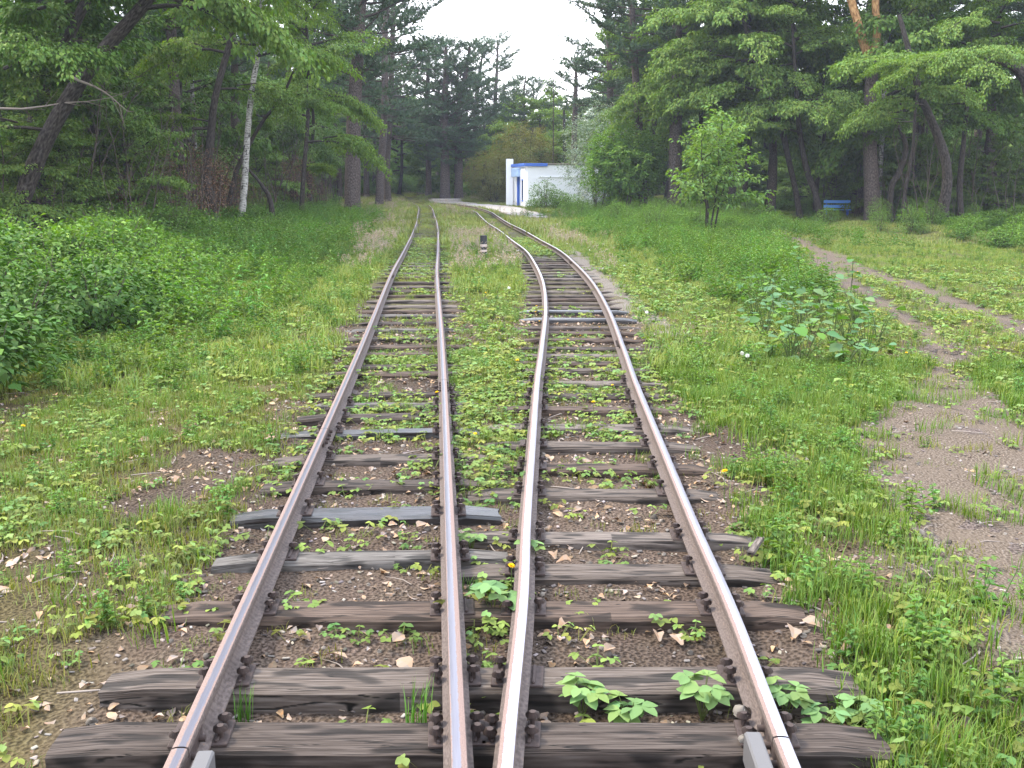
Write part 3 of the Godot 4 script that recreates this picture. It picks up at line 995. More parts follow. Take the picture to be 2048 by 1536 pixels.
func build_station() -> void:
	# the white waiting house; local x runs along the side wall, local z towards the viewer
	var t := thing("station_building", "white flat-roofed station house with blue fascia beside the curved track", "building", at(1.05, 70.0), deg_to_rad(9.0))
	var L := 5.9; var W := 6.2; var H := 2.92
	var w := MB.new()
	w.box(Vector3(L / 2 + 0.0, H / 2, -0.125), Vector3(L, H, 0.25), 0.01)             # side wall facing the viewer
	w.box(Vector3(L / 2, H / 2, -W + 0.125), Vector3(L, H, 0.25), 0.01)
	w.box(Vector3(L - 0.125, H / 2, -W / 2), Vector3(0.25, H, W - 0.5), 0.01)
	w.box(Vector3(0.125, H / 2, -1.35), Vector3(0.25, H, 2.2), 0.0)                    # front, right of the door
	w.box(Vector3(0.125, H / 2, -4.9), Vector3(0.25, H, 2.1), 0.0)
	w.box(Vector3(0.125, 2.62, -3.15), Vector3(0.25, 0.6, 1.4), 0.0)
	part("wall", commit([w], [M.white]), t)
	var c := MB.new()
	c.box(Vector3(L / 2 + 0.35, 2.13, 0.02), Vector3(L - 0.9, 0.09, 0.06), 0.01)
	part("wall_band", commit([c], [M.white]), t)
	var pl := MB.new()
	pl.box(Vector3(L / 2 - 0.02, 0.09, 0.03), Vector3(L, 0.22, 0.08), 0.01)
	part("plinth", commit([pl], [M.concrete]), t)
	var fin := MB.new()
	fin.box(Vector3(-0.32, 1.68, -5.8), Vector3(0.5, 3.52, 0.32), 0.015)
	part("pilaster", commit([fin], [M.white]), t)
	var fin2 := MB.new()
	fin2.box(Vector3(-0.06, H / 2, -1.2), Vector3(0.12, H, 1.9), 0.01)
	part("pilaster", commit([fin2], [M.white]), t)
	var rf := MB.new()
	rf.box(Vector3(L / 2, H + 0.06, -W / 2), Vector3(L + 0.16, 0.12, W + 0.12), 0.02)
	part("roof", commit([rf], [M.roof_felt]), t)
	var fa := MB.new()
	fa.box(Vector3(0.60, H + 0.02, 0.09), Vector3(1.55, 0.20, 0.07), 0.01)
	part("fascia", commit([fa], [M.blue]), t)
	var fb := MB.new()
	fb.box(Vector3(-0.22, H + 0.03, -3.0), Vector3(0.07, 0.20, 6.1), 0.01)
	part("fascia", commit([fb], [M.blue]), t)
	var aw := MB.new()
	aw.box(Vector3(-0.18, 2.45, -3.6), Vector3(0.34, 0.62, 2.6), 0.03)
	part("awning", commit([aw], [M.blue_pale]), t)
	var dr := MB.new()
	dr.box(Vector3(0.10, 1.12, -3.15), Vector3(0.06, 2.2, 1.2), 0.005)
	part("door", commit([dr], [M.blue_pale]), t)
	var fr := MB.new()
	fr.box(Vector3(-0.01, 1.14, -2.45), Vector3(0.16, 2.28, 0.2), 0.004)
	fr.box(Vector3(-0.01, 1.14, -3.82), Vector3(0.16, 2.28, 0.11), 0.004)
	fr.box(Vector3(-0.01, 2.33, -3.15), Vector3(0.16, 0.10, 1.41), 0.004)
	part("door_frame", commit([fr], [M.blue]), t)
	var wn := MB.new()
	wn.box(Vector3(-0.125, 1.22, -1.25), Vector3(0.03, 1.36, 0.62), 0.004)
	part("window", commit([wn], [M.window_dark]), t)
	var wf := MB.new()
	for k in [[0.0, 0.72, 0.74, 0.08], [0.0, -0.72, 0.74, 0.08]]:
		wf.box(Vector3(-0.13, 1.22 + k[1], -1.25), Vector3(0.05, k[3], k[2]), 0.004)
	part("window_frame", commit([wf], [M.blue]), t)
	# paved strip along the curved track
	var pf := Node3D.new()
	pf.name = top_name("pavement")
	add_child(pf)
	tag(pf, "pale concrete pavement slabs between the curved track and the white building", "", "", "structure")
	rng.seed = 9
	var d := 50.2
	while d < 90.0:
		var s := MB.new()
		var w0 := 1.75 + 0.9 * smoothstep(60.0, 70.0, d)
		var x := rc(d + 0.9) + lerpf(1.75, 2.0, smoothstep(50.0, 80.0, d)) + w0 * 0.25
		s.box(Vector3.ZERO, Vector3(w0, 0.16, 1.92), 0.02)
		part("slab", commit([s], [M.concrete]), pf, at(x, d + 0.95, 0.07 + jit(0.015)), Basis(Vector3.UP, atan(0.11 + 0.10 * smoothstep(55.0, 80.0, d)) + jit(0.015)))
		d += 2.0
	var a := thing("antenna_mast", "thin bare pole rising behind the white building", "mast", at(3.05, 77.5))
	var am := MB.new()
	am.tube([Vector3.ZERO, Vector3(0.05, 4.5, 0), Vector3(0.02, 9.6, 0)], [0.045, 0.04, 0.022], 6, Color.WHITE, 1.0, true)
	part("pole", commit([am], [M.rust_dark]), a)
	var ab := MB.new()
	ab.box(Vector3(0.02, 9.3, 0), Vector3(0.34, 0.025, 0.025), 0.0)
	part("crossbar", commit([ab], [M.rust_dark]), a)

func build_small_things() -> void:
	# fouling point post between the tracks
	var p := thing("marker_post", "short black and white banded marker post in the grass between the tracks", "marker post", at(-0.68, 24.3, 0.07))
	var hs := [-0.1, 0.05, 0.10, 0.17, 0.23, 0.43]
	for k in hs.size() - 1:
		var b := MB.new()
		var slant := 0.02
		var pts := []
		b.tube([Vector3(0, hs[k], 0), Vector3(0, hs[k + 1], 0)], [0.082 + 0.0005 * k, 0.082 + 0.0005 * k], 14, Color.WHITE, 1.0, false)
		if k == hs.size() - 2:
			b.tube([Vector3(0, 0.425, 0), Vector3(0, 0.437, 0)], [0.0835, 0.068], 14, Color.WHITE, 1.0, true)
		var o := part("black_band" if k % 2 == 0 else "pale_band", commit([b], [M.black_paint if k % 2 == 0 else M.pale_paint]), p)
		o.rotation.z = 0.02 if k == 0 else 0.0
	# blue bench at the wood's edge
	var t := thing("park_bench", "bright blue slatted bench at the edge of the wood beside the big pine", "bench", at(16.9, 53.0, -0.2), deg_to_rad(-10))
	for s in [-0.52, 0.52]:
		var l := MB.new()
		l.box(Vector3(s, 0.22, 0.20), Vector3(0.06, 0.44, 0.07), 0.006)
		l.box(Vector3(s, 0.22, -0.18), Vector3(0.06, 0.44, 0.07), 0.006)
		l.box(Vector3(s, 0.40, 0.01), Vector3(0.05, 0.06, 0.46), 0.006)
		l.box(Vector3(s, 0.68, -0.235), Vector3(0.055, 0.56, 0.05), 0.006, Basis(Vector3(1, 0, 0), -0.18))
		part("leg", commit([l], [M.blue]), t)
	for k in 3:
		var q := MB.new()
		q.box(Vector3(0, 0.455, 0.18 - k * 0.165), Vector3(1.34, 0.04, 0.15), 0.006)
		part("seat_slat", commit([q], [M.blue_bench]), t)
	for k in 2:
		var q := MB.new()
		q.box(Vector3(0, 0.62 + k * 0.24, -0.175 - k * 0.045), Vector3(1.34, 0.15, 0.035), 0.006, Basis(Vector3(1, 0, 0), -0.18))
		part("back_slat", commit([q], [M.blue_bench]), t)
	# dark stump at the wood's edge, right of the big pine
	var st := MB.new()
	st.tube([Vector3(0, -0.05, 0), Vector3(0, 0.12, 0), Vector3(0.01, 0.36, 0)], [0.2, 0.165, 0.16], 10, Color.WHITE, 0.5, true)
	var so := part("tree_stump", commit([st], [M.bark]), self, at(17.1, 44.0))
	tag(so, "small dark stump in the weeds right of the big forked pine", "stump")
	# pale stones by the near right check rail
	rng.seed = 12
	var spots := [[0.765, 3.06, 0.034], [0.775, 2.93, 0.022], [0.735, 2.9, 0.02], [0.45, 4.95, 0.03], [0.60, 4.92, 0.026]]
	var names := ["pale lump of stone against the near right rail", "small pale pebble below the stone by the near right rail", "smallest pale chip on the nearest sleeper by the right rail", "grey stone in the soil between the right rails", "flatter grey stone between the right rails, nearer the right one"]
	for k in spots.size():
		var s: Array = spots[k]
		var sm := stone_mesh(k + 40, s[2])
		var o := part("stone", sm, self, at(s[0], s[1], 0.0) + Vector3(0, (0.06 if k < 3 else 0.01) + 0.05, 0))
		if k >= 3: o.position.y = hgt(s[0], s[1]) + s[2] * 0.4
		else: o.position.y = 0.05 + s[2] * 0.55
		tag(o, names[k], "stone")
	# a split billet and sticks on the right verge
	var bl := MB.new()
	bl.box(Vector3.ZERO, Vector3(0.035, 0.02, 0.22), 0.004)
	var bo := part("wood_splinter", commit([bl], [M.wood_pale]), self, at(1.15, 4.5, 0.10), Basis(Vector3.UP, -0.45))
	tag(bo, "flat grey splinter of wood lying on a buried sleeper end right of the track", "wood splinter")

func stone_mesh(sd: int, r: float) -> ArrayMesh:
	rng.seed = sd
	var b := MB.new()
	var pts := []; var rad := []
	for k in 6:
		var f := k / 5.0
		pts.append(Vector3(jit(0.12) * r, (f - 0.5) * 1.3 * r, jit(0.12) * r)); rad.append(r * sqrt(maxf(0.02, 1.0 - pow(f * 2.0 - 1.0, 2))) * rng.randf_range(0.8, 1.15))
	b.tube(pts, rad, 9, Color.WHITE, 1.0, true)
	for i in b.v.size():
		b.v[i] = b.v[i] * (1.0 + 0.12 * nz.get_noise_3dv(b.v[i].normalized() * 60.0 + Vector3(sd, 0, 0)))
	return commit([b], [M.stone])

# ---------------------------------------------------------------- trees
var crowns := []
var boughs := []
var pines := []
var G_MID := Color(0.125, 0.195, 0.044)
var G_DARK := Color(0.055, 0.105, 0.025)
var G_LIGHT := Color(0.105, 0.175, 0.040)

func put_crown(tree: Node3D, mesh: Mesh, off: Vector3, sc: Vector3, yaw: float, leafm: Material = null, called := "crown") -> void:
	var o := part(called, mesh, tree, off, Basis(Vector3.UP, yaw) * Basis.from_scale(sc))
	if leafm: o.set_surface_override_material(1, leafm)

# where a tree of the wood stands, told by the landmarks before it
func place_words(x: float, d: float) -> String:
	var a := x / d
	var marks := [[-0.47, "behind the leaning tree at the left edge"], [-0.36, "behind the grey-white leaning birch"], [-0.265, "behind the crooked trunk and nearest birch"], [-0.19, "between nearest birch and big left pine"], [-0.125, "beside the close pair of slender pines"], [-0.055, "in the far row beyond the straight track"], [0.02, "behind the white building's front"], [0.09, "behind the round bright bush"], [0.18, "behind the light young tree"], [0.26, "between the young tree and the pale-barked trunk"], [0.315, "behind the blue bench"], [0.365, "behind the big forked pine"], [0.42, "behind the leaning right-hand trunk"], [0.70, "behind the arching tree at the right margin"]]
	var w: String = marks[0][1]
	var best := 9.0
	for m in marks:
		if absf(a - m[0]) < best:
			best = absf(a - m[0]); w = m[1]
	return ("at the wood's edge, " if d < 50.0 else "well inside the wood, " if d < 80.0 else "deep in the wood, ") + w

func build_trees() -> void:
	var ob := {"limbs": 17, "height": 6.0, "radius": 3.0, "droop": 0.55, "subs": 10, "density": 92.0, "spread": 0.21, "leaf": 0.15, "aspect": 0.62, "color": G_MID}
	for k in 5:
		var o := ob.duplicate()
		if k == 1: o.merge({"radius": 2.5, "height": 7.0, "droop": 0.4}, true)
		if k == 2: o.merge({"radius": 3.6, "height": 5.0, "droop": 0.75}, true)
		if k == 3: o.merge({"density": 90.0, "limbs": 15, "leaf": 0.12}, true)
		if k == 4: o.merge({"radius": 2.2, "height": 8.0, "droop": 0.9, "leaf": 0.10, "density": 120.0, "spread": 0.24}, true)
		crowns.append(make_crown(100 + k, o))
	for k in 4:
		var o := ob.duplicate()
		o.merge({"length": 3.4 + 0.3 * k, "subs": 13, "density": 84.0, "spread": 0.19, "droop": [0.7, 1.0, 0.5, 0.85][k], "leaf": 0.125}, true)
		boughs.append(make_bough(140 + k, o))
	for k in 4:
		pines.append(make_pine_crown(160 + k, [9.0, 8.5, 10.0, 7.0][k], [3.3, 3.7, 3.0, 3.0][k], Color(0.072, 0.112, 0.058), [1.0, 1.0, 0.9, 0.75][k]))
	rng.seed = 31
	# --- the trees one can point to: [name, label, category, x, depth, trunk (x, y, radius ...), bark, crowns]
	# crowns: [mesh list, variant, x, y, z, scale, yaw, leaf material]
	var B := boughs; var C := crowns; var P := pines
	var trees := [
		["leaning_tree", "dark trunk leaning in from the left edge of the frame over the undergrowth", -13.16, 26.0, [0.0, -0.15, 0.254, 0.97, 2.20, 0.216, 2.00, 3.78, 0.190, 2.97, 4.98, 0.177, 4.05, 6.15, 0.152, 5.11, 7.41, 0.101, 5.66, 8.43, 0.063], M.bark,
			[[B, 0, 3.0, 5.0, 0.0, 1.1, 2.6, M.leaf_dark], [B, 1, 4.0, 6.1, 0.0, 1.1, 0.2, M.leaf], [B, 2, 4.3, 6.4, 0.0, 1.1, 4.4, M.leaf], [B, 3, 1.6, 3.2, 0.0, 0.8, 3.6, M.leaf_dark], [C, 2, 5.2, 7.2, 0.0, 1.0, 0.5, M.leaf], [B, 2, 1.0, 4.6, 0.9, 0.9, 5.6, M.leaf_dark], [B, 1, 0.2, 3.4, 1.0, 0.8, 4.4, M.leaf_dark], [C, 0, 1.6, 6.2, -0.4, 0.9, 2.5, M.leaf_dark]]],
		["dark_tree", "dark curving trunk just behind the leaning tree at the left edge", -14.74, 31.0, [0.0, -0.15, 0.196, 0.25, 2.71, 0.196, 0.88, 4.59, 0.181, 1.90, 6.15, 0.151, 2.77, 7.81, 0.121, 3.35, 9.70, 0.076], M.bark,
			[[C, 0, 1.6, 4.6, 0.0, 1.15, 1.5, M.leaf_dark], [B, 1, 0.6, 4.0, 0.0, 1.0, 0.3, M.leaf_dark], [B, 2, 0.8, 4.4, 0.0, 1.0, 5.2, M.leaf]]],
		["birch_tree", "white birch trunk with black scars, nearest of the birches left of the tracks", -9.96, 37.0, [0.0, -0.15, 0.15, 0.25, 1.48, 0.122, 0.47, 3.24, 0.110, 0.74, 4.96, 0.100, 1.05, 6.66, 0.086, 1.36, 8.97, 0.074, 1.58, 11.70, 0.045], M.birch,
			[[C, 4, 1.2, 7.4, 0.0, 1.05, 0.9, M.leaf_light], [B, 0, 0.95, 6.2, 0.0, 0.9, 0.1, M.leaf_light], [B, 3, 0.95, 6.6, 0.0, 0.8, 2.9, M.leaf]]],
		["birch_tree", "leaning grey-white birch deeper in the wood behind the crooked trunk", -18.25, 48.0, [0.0, -0.1, 0.176, 0.37, 2.53, 0.164, 0.76, 4.57, 0.140, 1.00, 7.23, 0.129, 1.38, 10.47, 0.105, 1.67, 13.20, 0.059], M.birch,
			[[C, 4, 1.2, 7.0, 0.0, 1.1, 2.0, M.leaf]]],
		["birch_tree", "thin pale birch farthest left among the dark trunks", -22.54, 54.0, [0.0, -0.1, 0.171, 0.13, 3.39, 0.158, 0.44, 6.42, 0.145, 0.47, 9.86, 0.118, 0.93, 13.69, 0.066], M.birch,
			[[C, 4, 0.6, 7.5, 0.0, 1.1, 3.0, M.leaf]]],
		["crooked_tree", "dark crooked trunk with a bent foot left of the nearest birch", -10.32, 36.0, [0.0, -0.15, 0.14, -0.34, 1.40, 0.158, -0.41, 2.09, 0.149, -0.17, 3.37, 0.140, 0.10, 4.71, 0.114, 0.59, 6.36, 0.105, 0.94, 7.58, 0.088, 1.34, 9.25, 0.070, 1.59, 10.97, 0.044], M.bark,
			[[B, 1, 0.5, 6.2, 0.0, 0.85, 3.4, M.leaf_light], [B, 2, -0.1, 3.9, 0.0, 0.6, 3.0, M.leaf_light], [C, 0, 0.9, 7.2, 0.0, 0.9, 0.2, M.leaf], [B, 3, 0.2, 5.0, 0.0, 0.7, 0.6, M.leaf]]],
		["slanting_sapling", "thin dark stem slanting right behind the nearest birch", -10.89, 38.0, [0.0, -0.15, 0.111, 0.59, 1.84, 0.102, 0.85, 2.56, 0.083, 1.66, 3.99, 0.065, 2.43, 4.87, 0.056, 3.02, 5.92, 0.037], M.bark,
			[[B, 2, 2.2, 4.6, 0.0, 0.6, 0.4, M.leaf], [B, 0, 1.7, 4.0, 0.0, 0.5, 1.9, M.leaf]]],
		["slim_tree", "slim straight dark trunk between the nearest birch and the big left pine", -9.57, 46.0, [0.0, -0.15, 0.112, 0.26, 2.28, 0.101, 0.44, 4.02, 0.090, 0.64, 6.16, 0.078, 0.61, 8.67, 0.067, 0.88, 11.12, 0.045], M.bark,
			[[B, 3, 0.35, 3.6, 0.0, 0.85, 0.2, M.leaf_light], [C, 4, 0.6, 6.4, 0.3, 0.9, 4.0, M.leaf_light], [B, 1, 0.5, 5.4, 0.0, 0.9, 0.5, M.leaf_light], [C, 3, 0.6, 5.6, 0.0, 0.95, 1.0, M.leaf], [B, 0, 0.2, 2.5, 0.0, 0.5, 0.9, M.leaf_light]]],
		["forked_snag", "small dark forked snag standing in the weeds right of the nearest birch", -9.41, 40.0, [0.0, -0.15, 0.107, -0.05, 1.07, 0.098, -0.33, 1.65, 0.068, -0.79, 2.22, 0.049, -1.34, 2.79, 0.039], M.bark, []],
		["pine_tree", "thick brown pine trunk left of the tracks, largest on that side", -8.61, 55.0, [0.0, -0.15, 0.456, 0.08, 2.64, 0.402, 0.25, 5.48, 0.362, 0.55, 8.52, 0.322, 0.81, 11.97, 0.268, 0.88, 15.81, 0.188, 1.05, 20.0, 0.08], M.pine_bark,
			[[P, 0, 0.7, 8.6, 0.0, 1.35, 0.3, null], [P, 3, 0.5, 5.6, 0.0, 1.05, 1.0, null]]],
		["pine_tree", "slender pine behind the big left pine, first of a close pair", -10.16, 78.0, [0.0, -0.15, 0.304, 0.22, 2.99, 0.285, 0.63, 7.02, 0.266, 0.74, 11.33, 0.228, 1.05, 16.57, 0.171, 1.17, 19.99, 0.095], M.pine_bark,
			[[P, 2, 0.8, 6.5, 0.0, 1.5, 2.2, null]]],
		["pine_tree", "slender pine behind the big left pine, right-hand one of a close pair", -10.23, 84.0, [0.0, -0.15, 0.307, 0.03, 3.48, 0.287, 0.37, 7.42, 0.266, 0.70, 12.82, 0.205, 1.04, 18.82, 0.123], M.pine_bark,
			[[P, 0, 0.6, 5.4, 0.0, 1.6, 4.2, null]]],
		["pine_tree", "thin dark pine at the far end of the straight track", -7.51, 92.0, [0.0, -0.15, 0.269, 0.05, 3.64, 0.247, -0.07, 7.10, 0.224, 0.12, 10.51, 0.157, 0.24, 12.62, 0.09], M.pine_bark,
			[[P, 1, 0.0, 5.0, 0.0, 0.95, 1.2, null], [P, 3, 0.0, 2.6, 0.0, 0.7, 2.2, null]]],
		["pine_tree", "stout pine trunk in the middle of the far row beyond the tracks", -5.9, 90.0, [0.0, -0.15, 0.439, 0.04, 3.60, 0.395, 0.0, 6.99, 0.329, 0.22, 10.32, 0.241, 0.25, 12.79, 0.11], M.pine_bark,
			[[P, 1, 0.1, 4.4, 0.0, 1.0, 3.2, null], [P, 3, 0.1, 3.0, 0.0, 0.8, 0.2, null]]],
		["pine_tree", "dark pine with bent orange upper stem in the far row", -4.76, 91.0, [0.0, -0.15, 0.377, 0.07, 3.62, 0.333, -0.06, 7.05, 0.266, 0.67, 10.42, 0.200, 1.12, 12.92, 0.089], M.pine_bark,
			[[P, 0, 0.4, 4.6, 0.0, 0.95, 0.2, null], [P, 1, 0.2, 3.4, 0.0, 0.75, 1.2, null]]],
		["pine_tree", "pine at the right of the far row, left of the sparse-topped pine", -3.37, 100.0, [0.0, -0.15, 0.293, -0.22, 4.75, 0.268, -0.09, 8.50, 0.219, 0.31, 11.73, 0.146, 0.71, 13.79, 0.073], M.pine_bark,
			[[P, 2, 0.2, 4.0, 0.0, 1.0, 5.2, null], [P, 1, 0.0, 4.0, 0.0, 0.8, 3.2, null]]],
		["pine_tree", "sparse-topped pine standing against the sky gap at the far end", -1.73, 104.0, [0.0, -0.15, 0.33, 0.12, 4.86, 0.279, 0.03, 8.28, 0.228, 0.19, 11.65, 0.177, 0.35, 14.88, 0.076], M.pine_bark,
			[[P, 3, 0.2, 8.6, 0.0, 0.98, 4.0, null], [P, 3, 0.0, 4.4, 0.0, 0.8, 1.0, null]]],
		["pine_tree", "reddish pine behind the round green bush", 7.48, 58.0, [0.0, -0.15, 0.283, -0.13, 2.13, 0.255, -0.37, 4.87, 0.226, -0.68, 8.36, 0.198, -1.0, 12.53, 0.141, -1.19, 17.08, 0.071], M.pine_bark,
			[[P, 2, -0.9, 8.2, 0.0, 1.05, 2.0, null]]],
		["pine_tree", "thick grey-brown pine behind the light young tree", 8.88, 56.0, [0.0, -0.15, 0.41, 0.0, 2.39, 0.369, -0.04, 5.29, 0.328, -0.05, 8.13, 0.273, -0.24, 11.66, 0.218, -0.44, 17.07, 0.096], M.pine_bark,
			[[P, 1, -0.2, 9.0, 0.0, 1.15, 0.7, null], [B, 1, 0.0, 6.5, 0.0, 1.0, 3.0, M.leaf]]],
		["pine_tree", "dark dense pine behind the silvery tree, edging the sky gap", 6.89, 70.0, [0.0, -0.15, 0.307, -0.16, 3.20, 0.273, -0.22, 6.49, 0.239, -0.44, 10.99, 0.188, -0.59, 16.37, 0.102], M.pine_bark,
			[[P, 0, -0.4, 7.0, 0.0, 1.12, 3.4, null]]],
		["pine_tree", "farther pine just above the white building's roof", 5.05, 82.0, [0.0, -0.15, 0.28, -0.11, 3.44, 0.26, -0.07, 6.91, 0.22, -0.03, 9.94, 0.14, -0.13, 11.37, 0.06], M.pine_bark,
			[[P, 3, 0.0, 6.0, 0.0, 0.82, 2.6, null]]],
		["broadleaf_tree", "single pale-barked trunk left of the blue bench", 13.68, 54.0, [0.0, -0.15, 0.263, 0.02, 2.11, 0.224, 0.0, 3.65, 0.197, -0.30, 5.92, 0.158, -0.18, 8.64, 0.132, -0.11, 12.03, 0.092], M.pine_bark,
			[[C, 2, -0.3, 4.6, 0.0, 1.3, 0.4, M.leaf], [C, 0, -0.2, 7.4, 0.0, 1.3, 2.4, M.leaf], [B, 1, -0.1, 4.8, 0.0, 1.0, 2.8, M.leaf], [B, 0, -0.2, 5.6, 0.0, 1.1, 3.7, M.leaf]]],
		["broadleaf_tree", "feathery light green tree spreading over the thick pine behind the young tree", 10.6, 58.0, [0.0, -0.15, 0.18, 0.1, 2.2, 0.16, 0.0, 5.0, 0.13, -0.3, 9.0, 0.07], M.bark,
			[[C, 2, 0.0, 4.6, 0.0, 1.15, 0.7, M.leaf_light], [C, 4, -0.4, 7.0, 0.0, 1.1, 3.0, M.leaf]]],
		["broadleaf_tree", "light green tree with drooping sprays left of the pale-barked trunk", 11.9, 53.0, [0.0, -0.15, 0.16, 0.2, 2.4, 0.14, 0.3, 5.0, 0.11, 0.1, 9.0, 0.06], M.bark,
			[[C, 0, 0.2, 4.0, 0.0, 1.0, 2.7, M.leaf_light], [C, 2, 0.0, 7.6, 0.0, 1.15, 1.1, M.leaf], [B, 1, 0.2, 4.4, 0.0, 0.9, 3.6, M.leaf_light]]],
		["broadleaf_tree", "feathery tree rising right of the dark dense pine at the sky gap", 9.0, 66.0, [0.0, -0.15, 0.18, -0.1, 3.0, 0.16, 0.1, 6.5, 0.12, 0.0, 11.0, 0.06], M.bark,
			[[C, 1, 0.0, 5.2, 0.0, 1.25, 0.2, M.leaf_light], [C, 0, 0.1, 9.0, 0.0, 1.15, 2.0, M.leaf_light]]],
		["broadleaf_tree", "tall leafy tree overhanging the bench from behind, left of the big forked pine", 14.3, 57.0, [0.0, -0.15, 0.2, 0.1, 3.0, 0.17, 0.2, 6.5, 0.14, 0.1, 11.0, 0.07], M.bark,
			[[C, 1, 0.1, 6.0, 0.0, 1.35, 1.2, M.leaf_light], [C, 2, 0.1, 9.5, 0.0, 1.2, 2.2, M.leaf_light]]],
		["broadleaf_tree", "tall leafy tree behind the leaning right-hand trunk", 20.6, 52.0, [0.0, -0.15, 0.2, 0.0, 3.0, 0.17, -0.1, 6.5, 0.14, 0.1, 11.0, 0.07], M.bark,
			[[C, 0, 0.0, 5.6, 0.0, 1.3, 4.2, M.leaf], [C, 3, 0.1, 9.0, 0.0, 1.3, 3.2, M.leaf_light]]],
		["leaning_tree", "thin trunk leaning far left behind the blue bench", 14.25, 50.0, [0.0, -0.15, 0.146, -0.39, 1.61, 0.134, -0.81, 3.04, 0.134, -1.33, 4.68, 0.158, -2.15, 6.54, 0.134, -2.95, 8.36, 0.098, -3.51, 10.16, 0.073], M.bark,
			[[B, 0, -2.0, 6.2, 0.0, 1.2, 3.1, M.leaf], [B, 3, -2.6, 7.6, 0.0, 1.2, 2.5, M.leaf], [B, 1, -1.6, 5.2, 0.0, 1.1, 3.8, M.leaf], [C, 2, -3.0, 7.4, 0.0, 1.1, 0.2, M.leaf]]],
		["leaning_tree", "dark trunk slanting left just above the blue bench", 14.92, 49.0, [0.0, -0.15, 0.167, -0.41, 1.38, 0.155, -0.91, 2.55, 0.143, -1.30, 4.40, 0.119, -1.67, 6.67, 0.096, -1.94, 9.55, 0.06], M.bark,
			[[B, 2, -1.2, 4.2, 0.0, 1.0, 3.4, M.leaf], [B, 0, -1.4, 5.2, 0.0, 1.1, 4.6, M.leaf], [B, 3, -1.5, 5.6, 0.0, 1.0, 5.6, M.leaf], [C, 3, -1.8, 6.2, 0.0, 1.0, 0.9, M.leaf]]],
		["broadleaf_tree", "dark trunk leaning left at the right edge, its foot nearest the grass", 18.46, 43.0, [0.0, -0.15, 0.273, -0.28, 0.60, 0.252, -0.24, 1.84, 0.210, -0.45, 3.07, 0.189, -1.17, 4.68, 0.168, -1.64, 5.48, 0.147, -2.16, 6.86, 0.115, -2.71, 8.60, 0.084], M.bark,
			[[B, 1, -1.4, 5.0, 0.0, 0.9, 3.3, M.leaf], [B, 2, -2.0, 6.4, 0.0, 1.0, 3.9, M.leaf], [B, 0, -1.5, 5.4, 0.0, 0.9, 4.8, M.leaf], [C, 2, 1.4, 7.4, 0.0, 0.8, 1.4, M.leaf]]],
		["arching_tree", "trunk arching left over the wood's edge at the right margin", 19.7, 38.0, [0.0, -0.15, 0.278, -0.25, 2.92, 0.259, -0.81, 5.22, 0.241, -1.47, 6.01, 0.204, -2.31, 6.23, 0.167, -3.30, 6.13, 0.130, -4.20, 6.13, 0.083, -4.91, 5.92, 0.046], M.bark,
			[[B, 1, -3.6, 6.1, 0.0, 0.75, 3.2, M.leaf_light], [B, 0, -2.6, 6.2, 0.0, 0.8, 3.7, M.leaf_light], [B, 3, -3.0, 6.2, 0.0, 0.75, 4.4, M.leaf], [B, 2, -4.2, 6.0, 0.0, 0.6, 2.7, M.leaf_light], [B, 2, -2.0, 6.3, 0.0, 0.9, 2.2, M.leaf]]],
		["curved_tree", "small dark trunk with a double bend right of the big forked pine", 17.09, 46.0, [0.0, -0.15, 0.135, -0.03, 1.62, 0.135, 0.28, 2.28, 0.135, 0.46, 3.37, 0.112, -0.11, 4.45, 0.090, -0.91, 4.77, 0.078, -1.5, 5.1, 0.04], M.bark,
			[[B, 0, -0.5, 4.6, 0.0, 0.7, 3.0, M.leaf], [B, 3, 0.3, 3.8, 0.0, 0.6, 0.6, M.leaf_dark]]],
		["pine_tree", "brown pine trunk behind the small double-bent tree", 22.87, 57.0, [0.0, -0.15, 0.333, -0.26, 2.67, 0.292, -0.55, 5.62, 0.250, -0.75, 8.76, 0.208, -1.02, 13.85, 0.125], M.pine_bark,
			[[P, 0, -0.8, 8.6, 0.0, 1.0, 0.9, null]]],
		["pine_tree", "straight reddish pine close to the right margin", 24.53, 52.0, [0.0, -0.15, 0.279, -0.31, 2.59, 0.254, -0.52, 5.28, 0.216, -0.64, 7.68, 0.190, -0.86, 10.49, 0.152, -1.14, 14.93, 0.076], M.pine_bark,
			[[P, 1, -0.9, 9.0, 0.0, 1.0, 0.1, null]]],
		["slim_tree", "thin straight stem between the big forked pine and the leaning right trunk", 17.11, 44.6, [0.0, -0.15, 0.087, 0.04, 1.42, 0.077, 0.21, 3.10, 0.066, 0.16, 4.75, 0.054, 0.3, 6.2, 0.03], M.bark,
			[[B, 3, 0.2, 4.4, 0.0, 0.6, 2.0, M.leaf_dark]]],
		["dark_tree", "dark trunk close left of the big forked pine", 19.59, 60.0, [0.0, -0.15, 0.234, -0.29, 2.43, 0.219, -0.31, 4.98, 0.190, -0.21, 7.76, 0.146, -0.30, 11.3, 0.102], M.bark,
			[[C, 1, -0.3, 4.4, 0.0, 1.1, 2.2, M.leaf_dark]]],
		["slim_tree", "thin dark stem just right of the leaning right-hand trunk", 20.37, 46.0, [0.0, -0.15, 0.135, -0.23, 1.62, 0.123, -0.28, 3.16, 0.112, -0.25, 5.31, 0.090, -0.37, 7.84, 0.067], M.bark,
			[[C, 3, -0.3, 4.2, 0.0, 0.9, 1.2, M.leaf_dark]]],
	]
	for t in trees:
		var cat := "tree"
		var o := thing(t[0], t[1], cat, at(t[2], t[3]))
		part("trunk", trunk_mesh(t[4], t[5], 10), o)
		for c in t[6]:
			var is_bough: bool = c[0] == boughs
			put_crown(o, c[0][c[1]], Vector3(c[2], c[3], c[4]), Vector3.ONE * c[5], c[6], c[7], "bough" if is_bough else "crown")
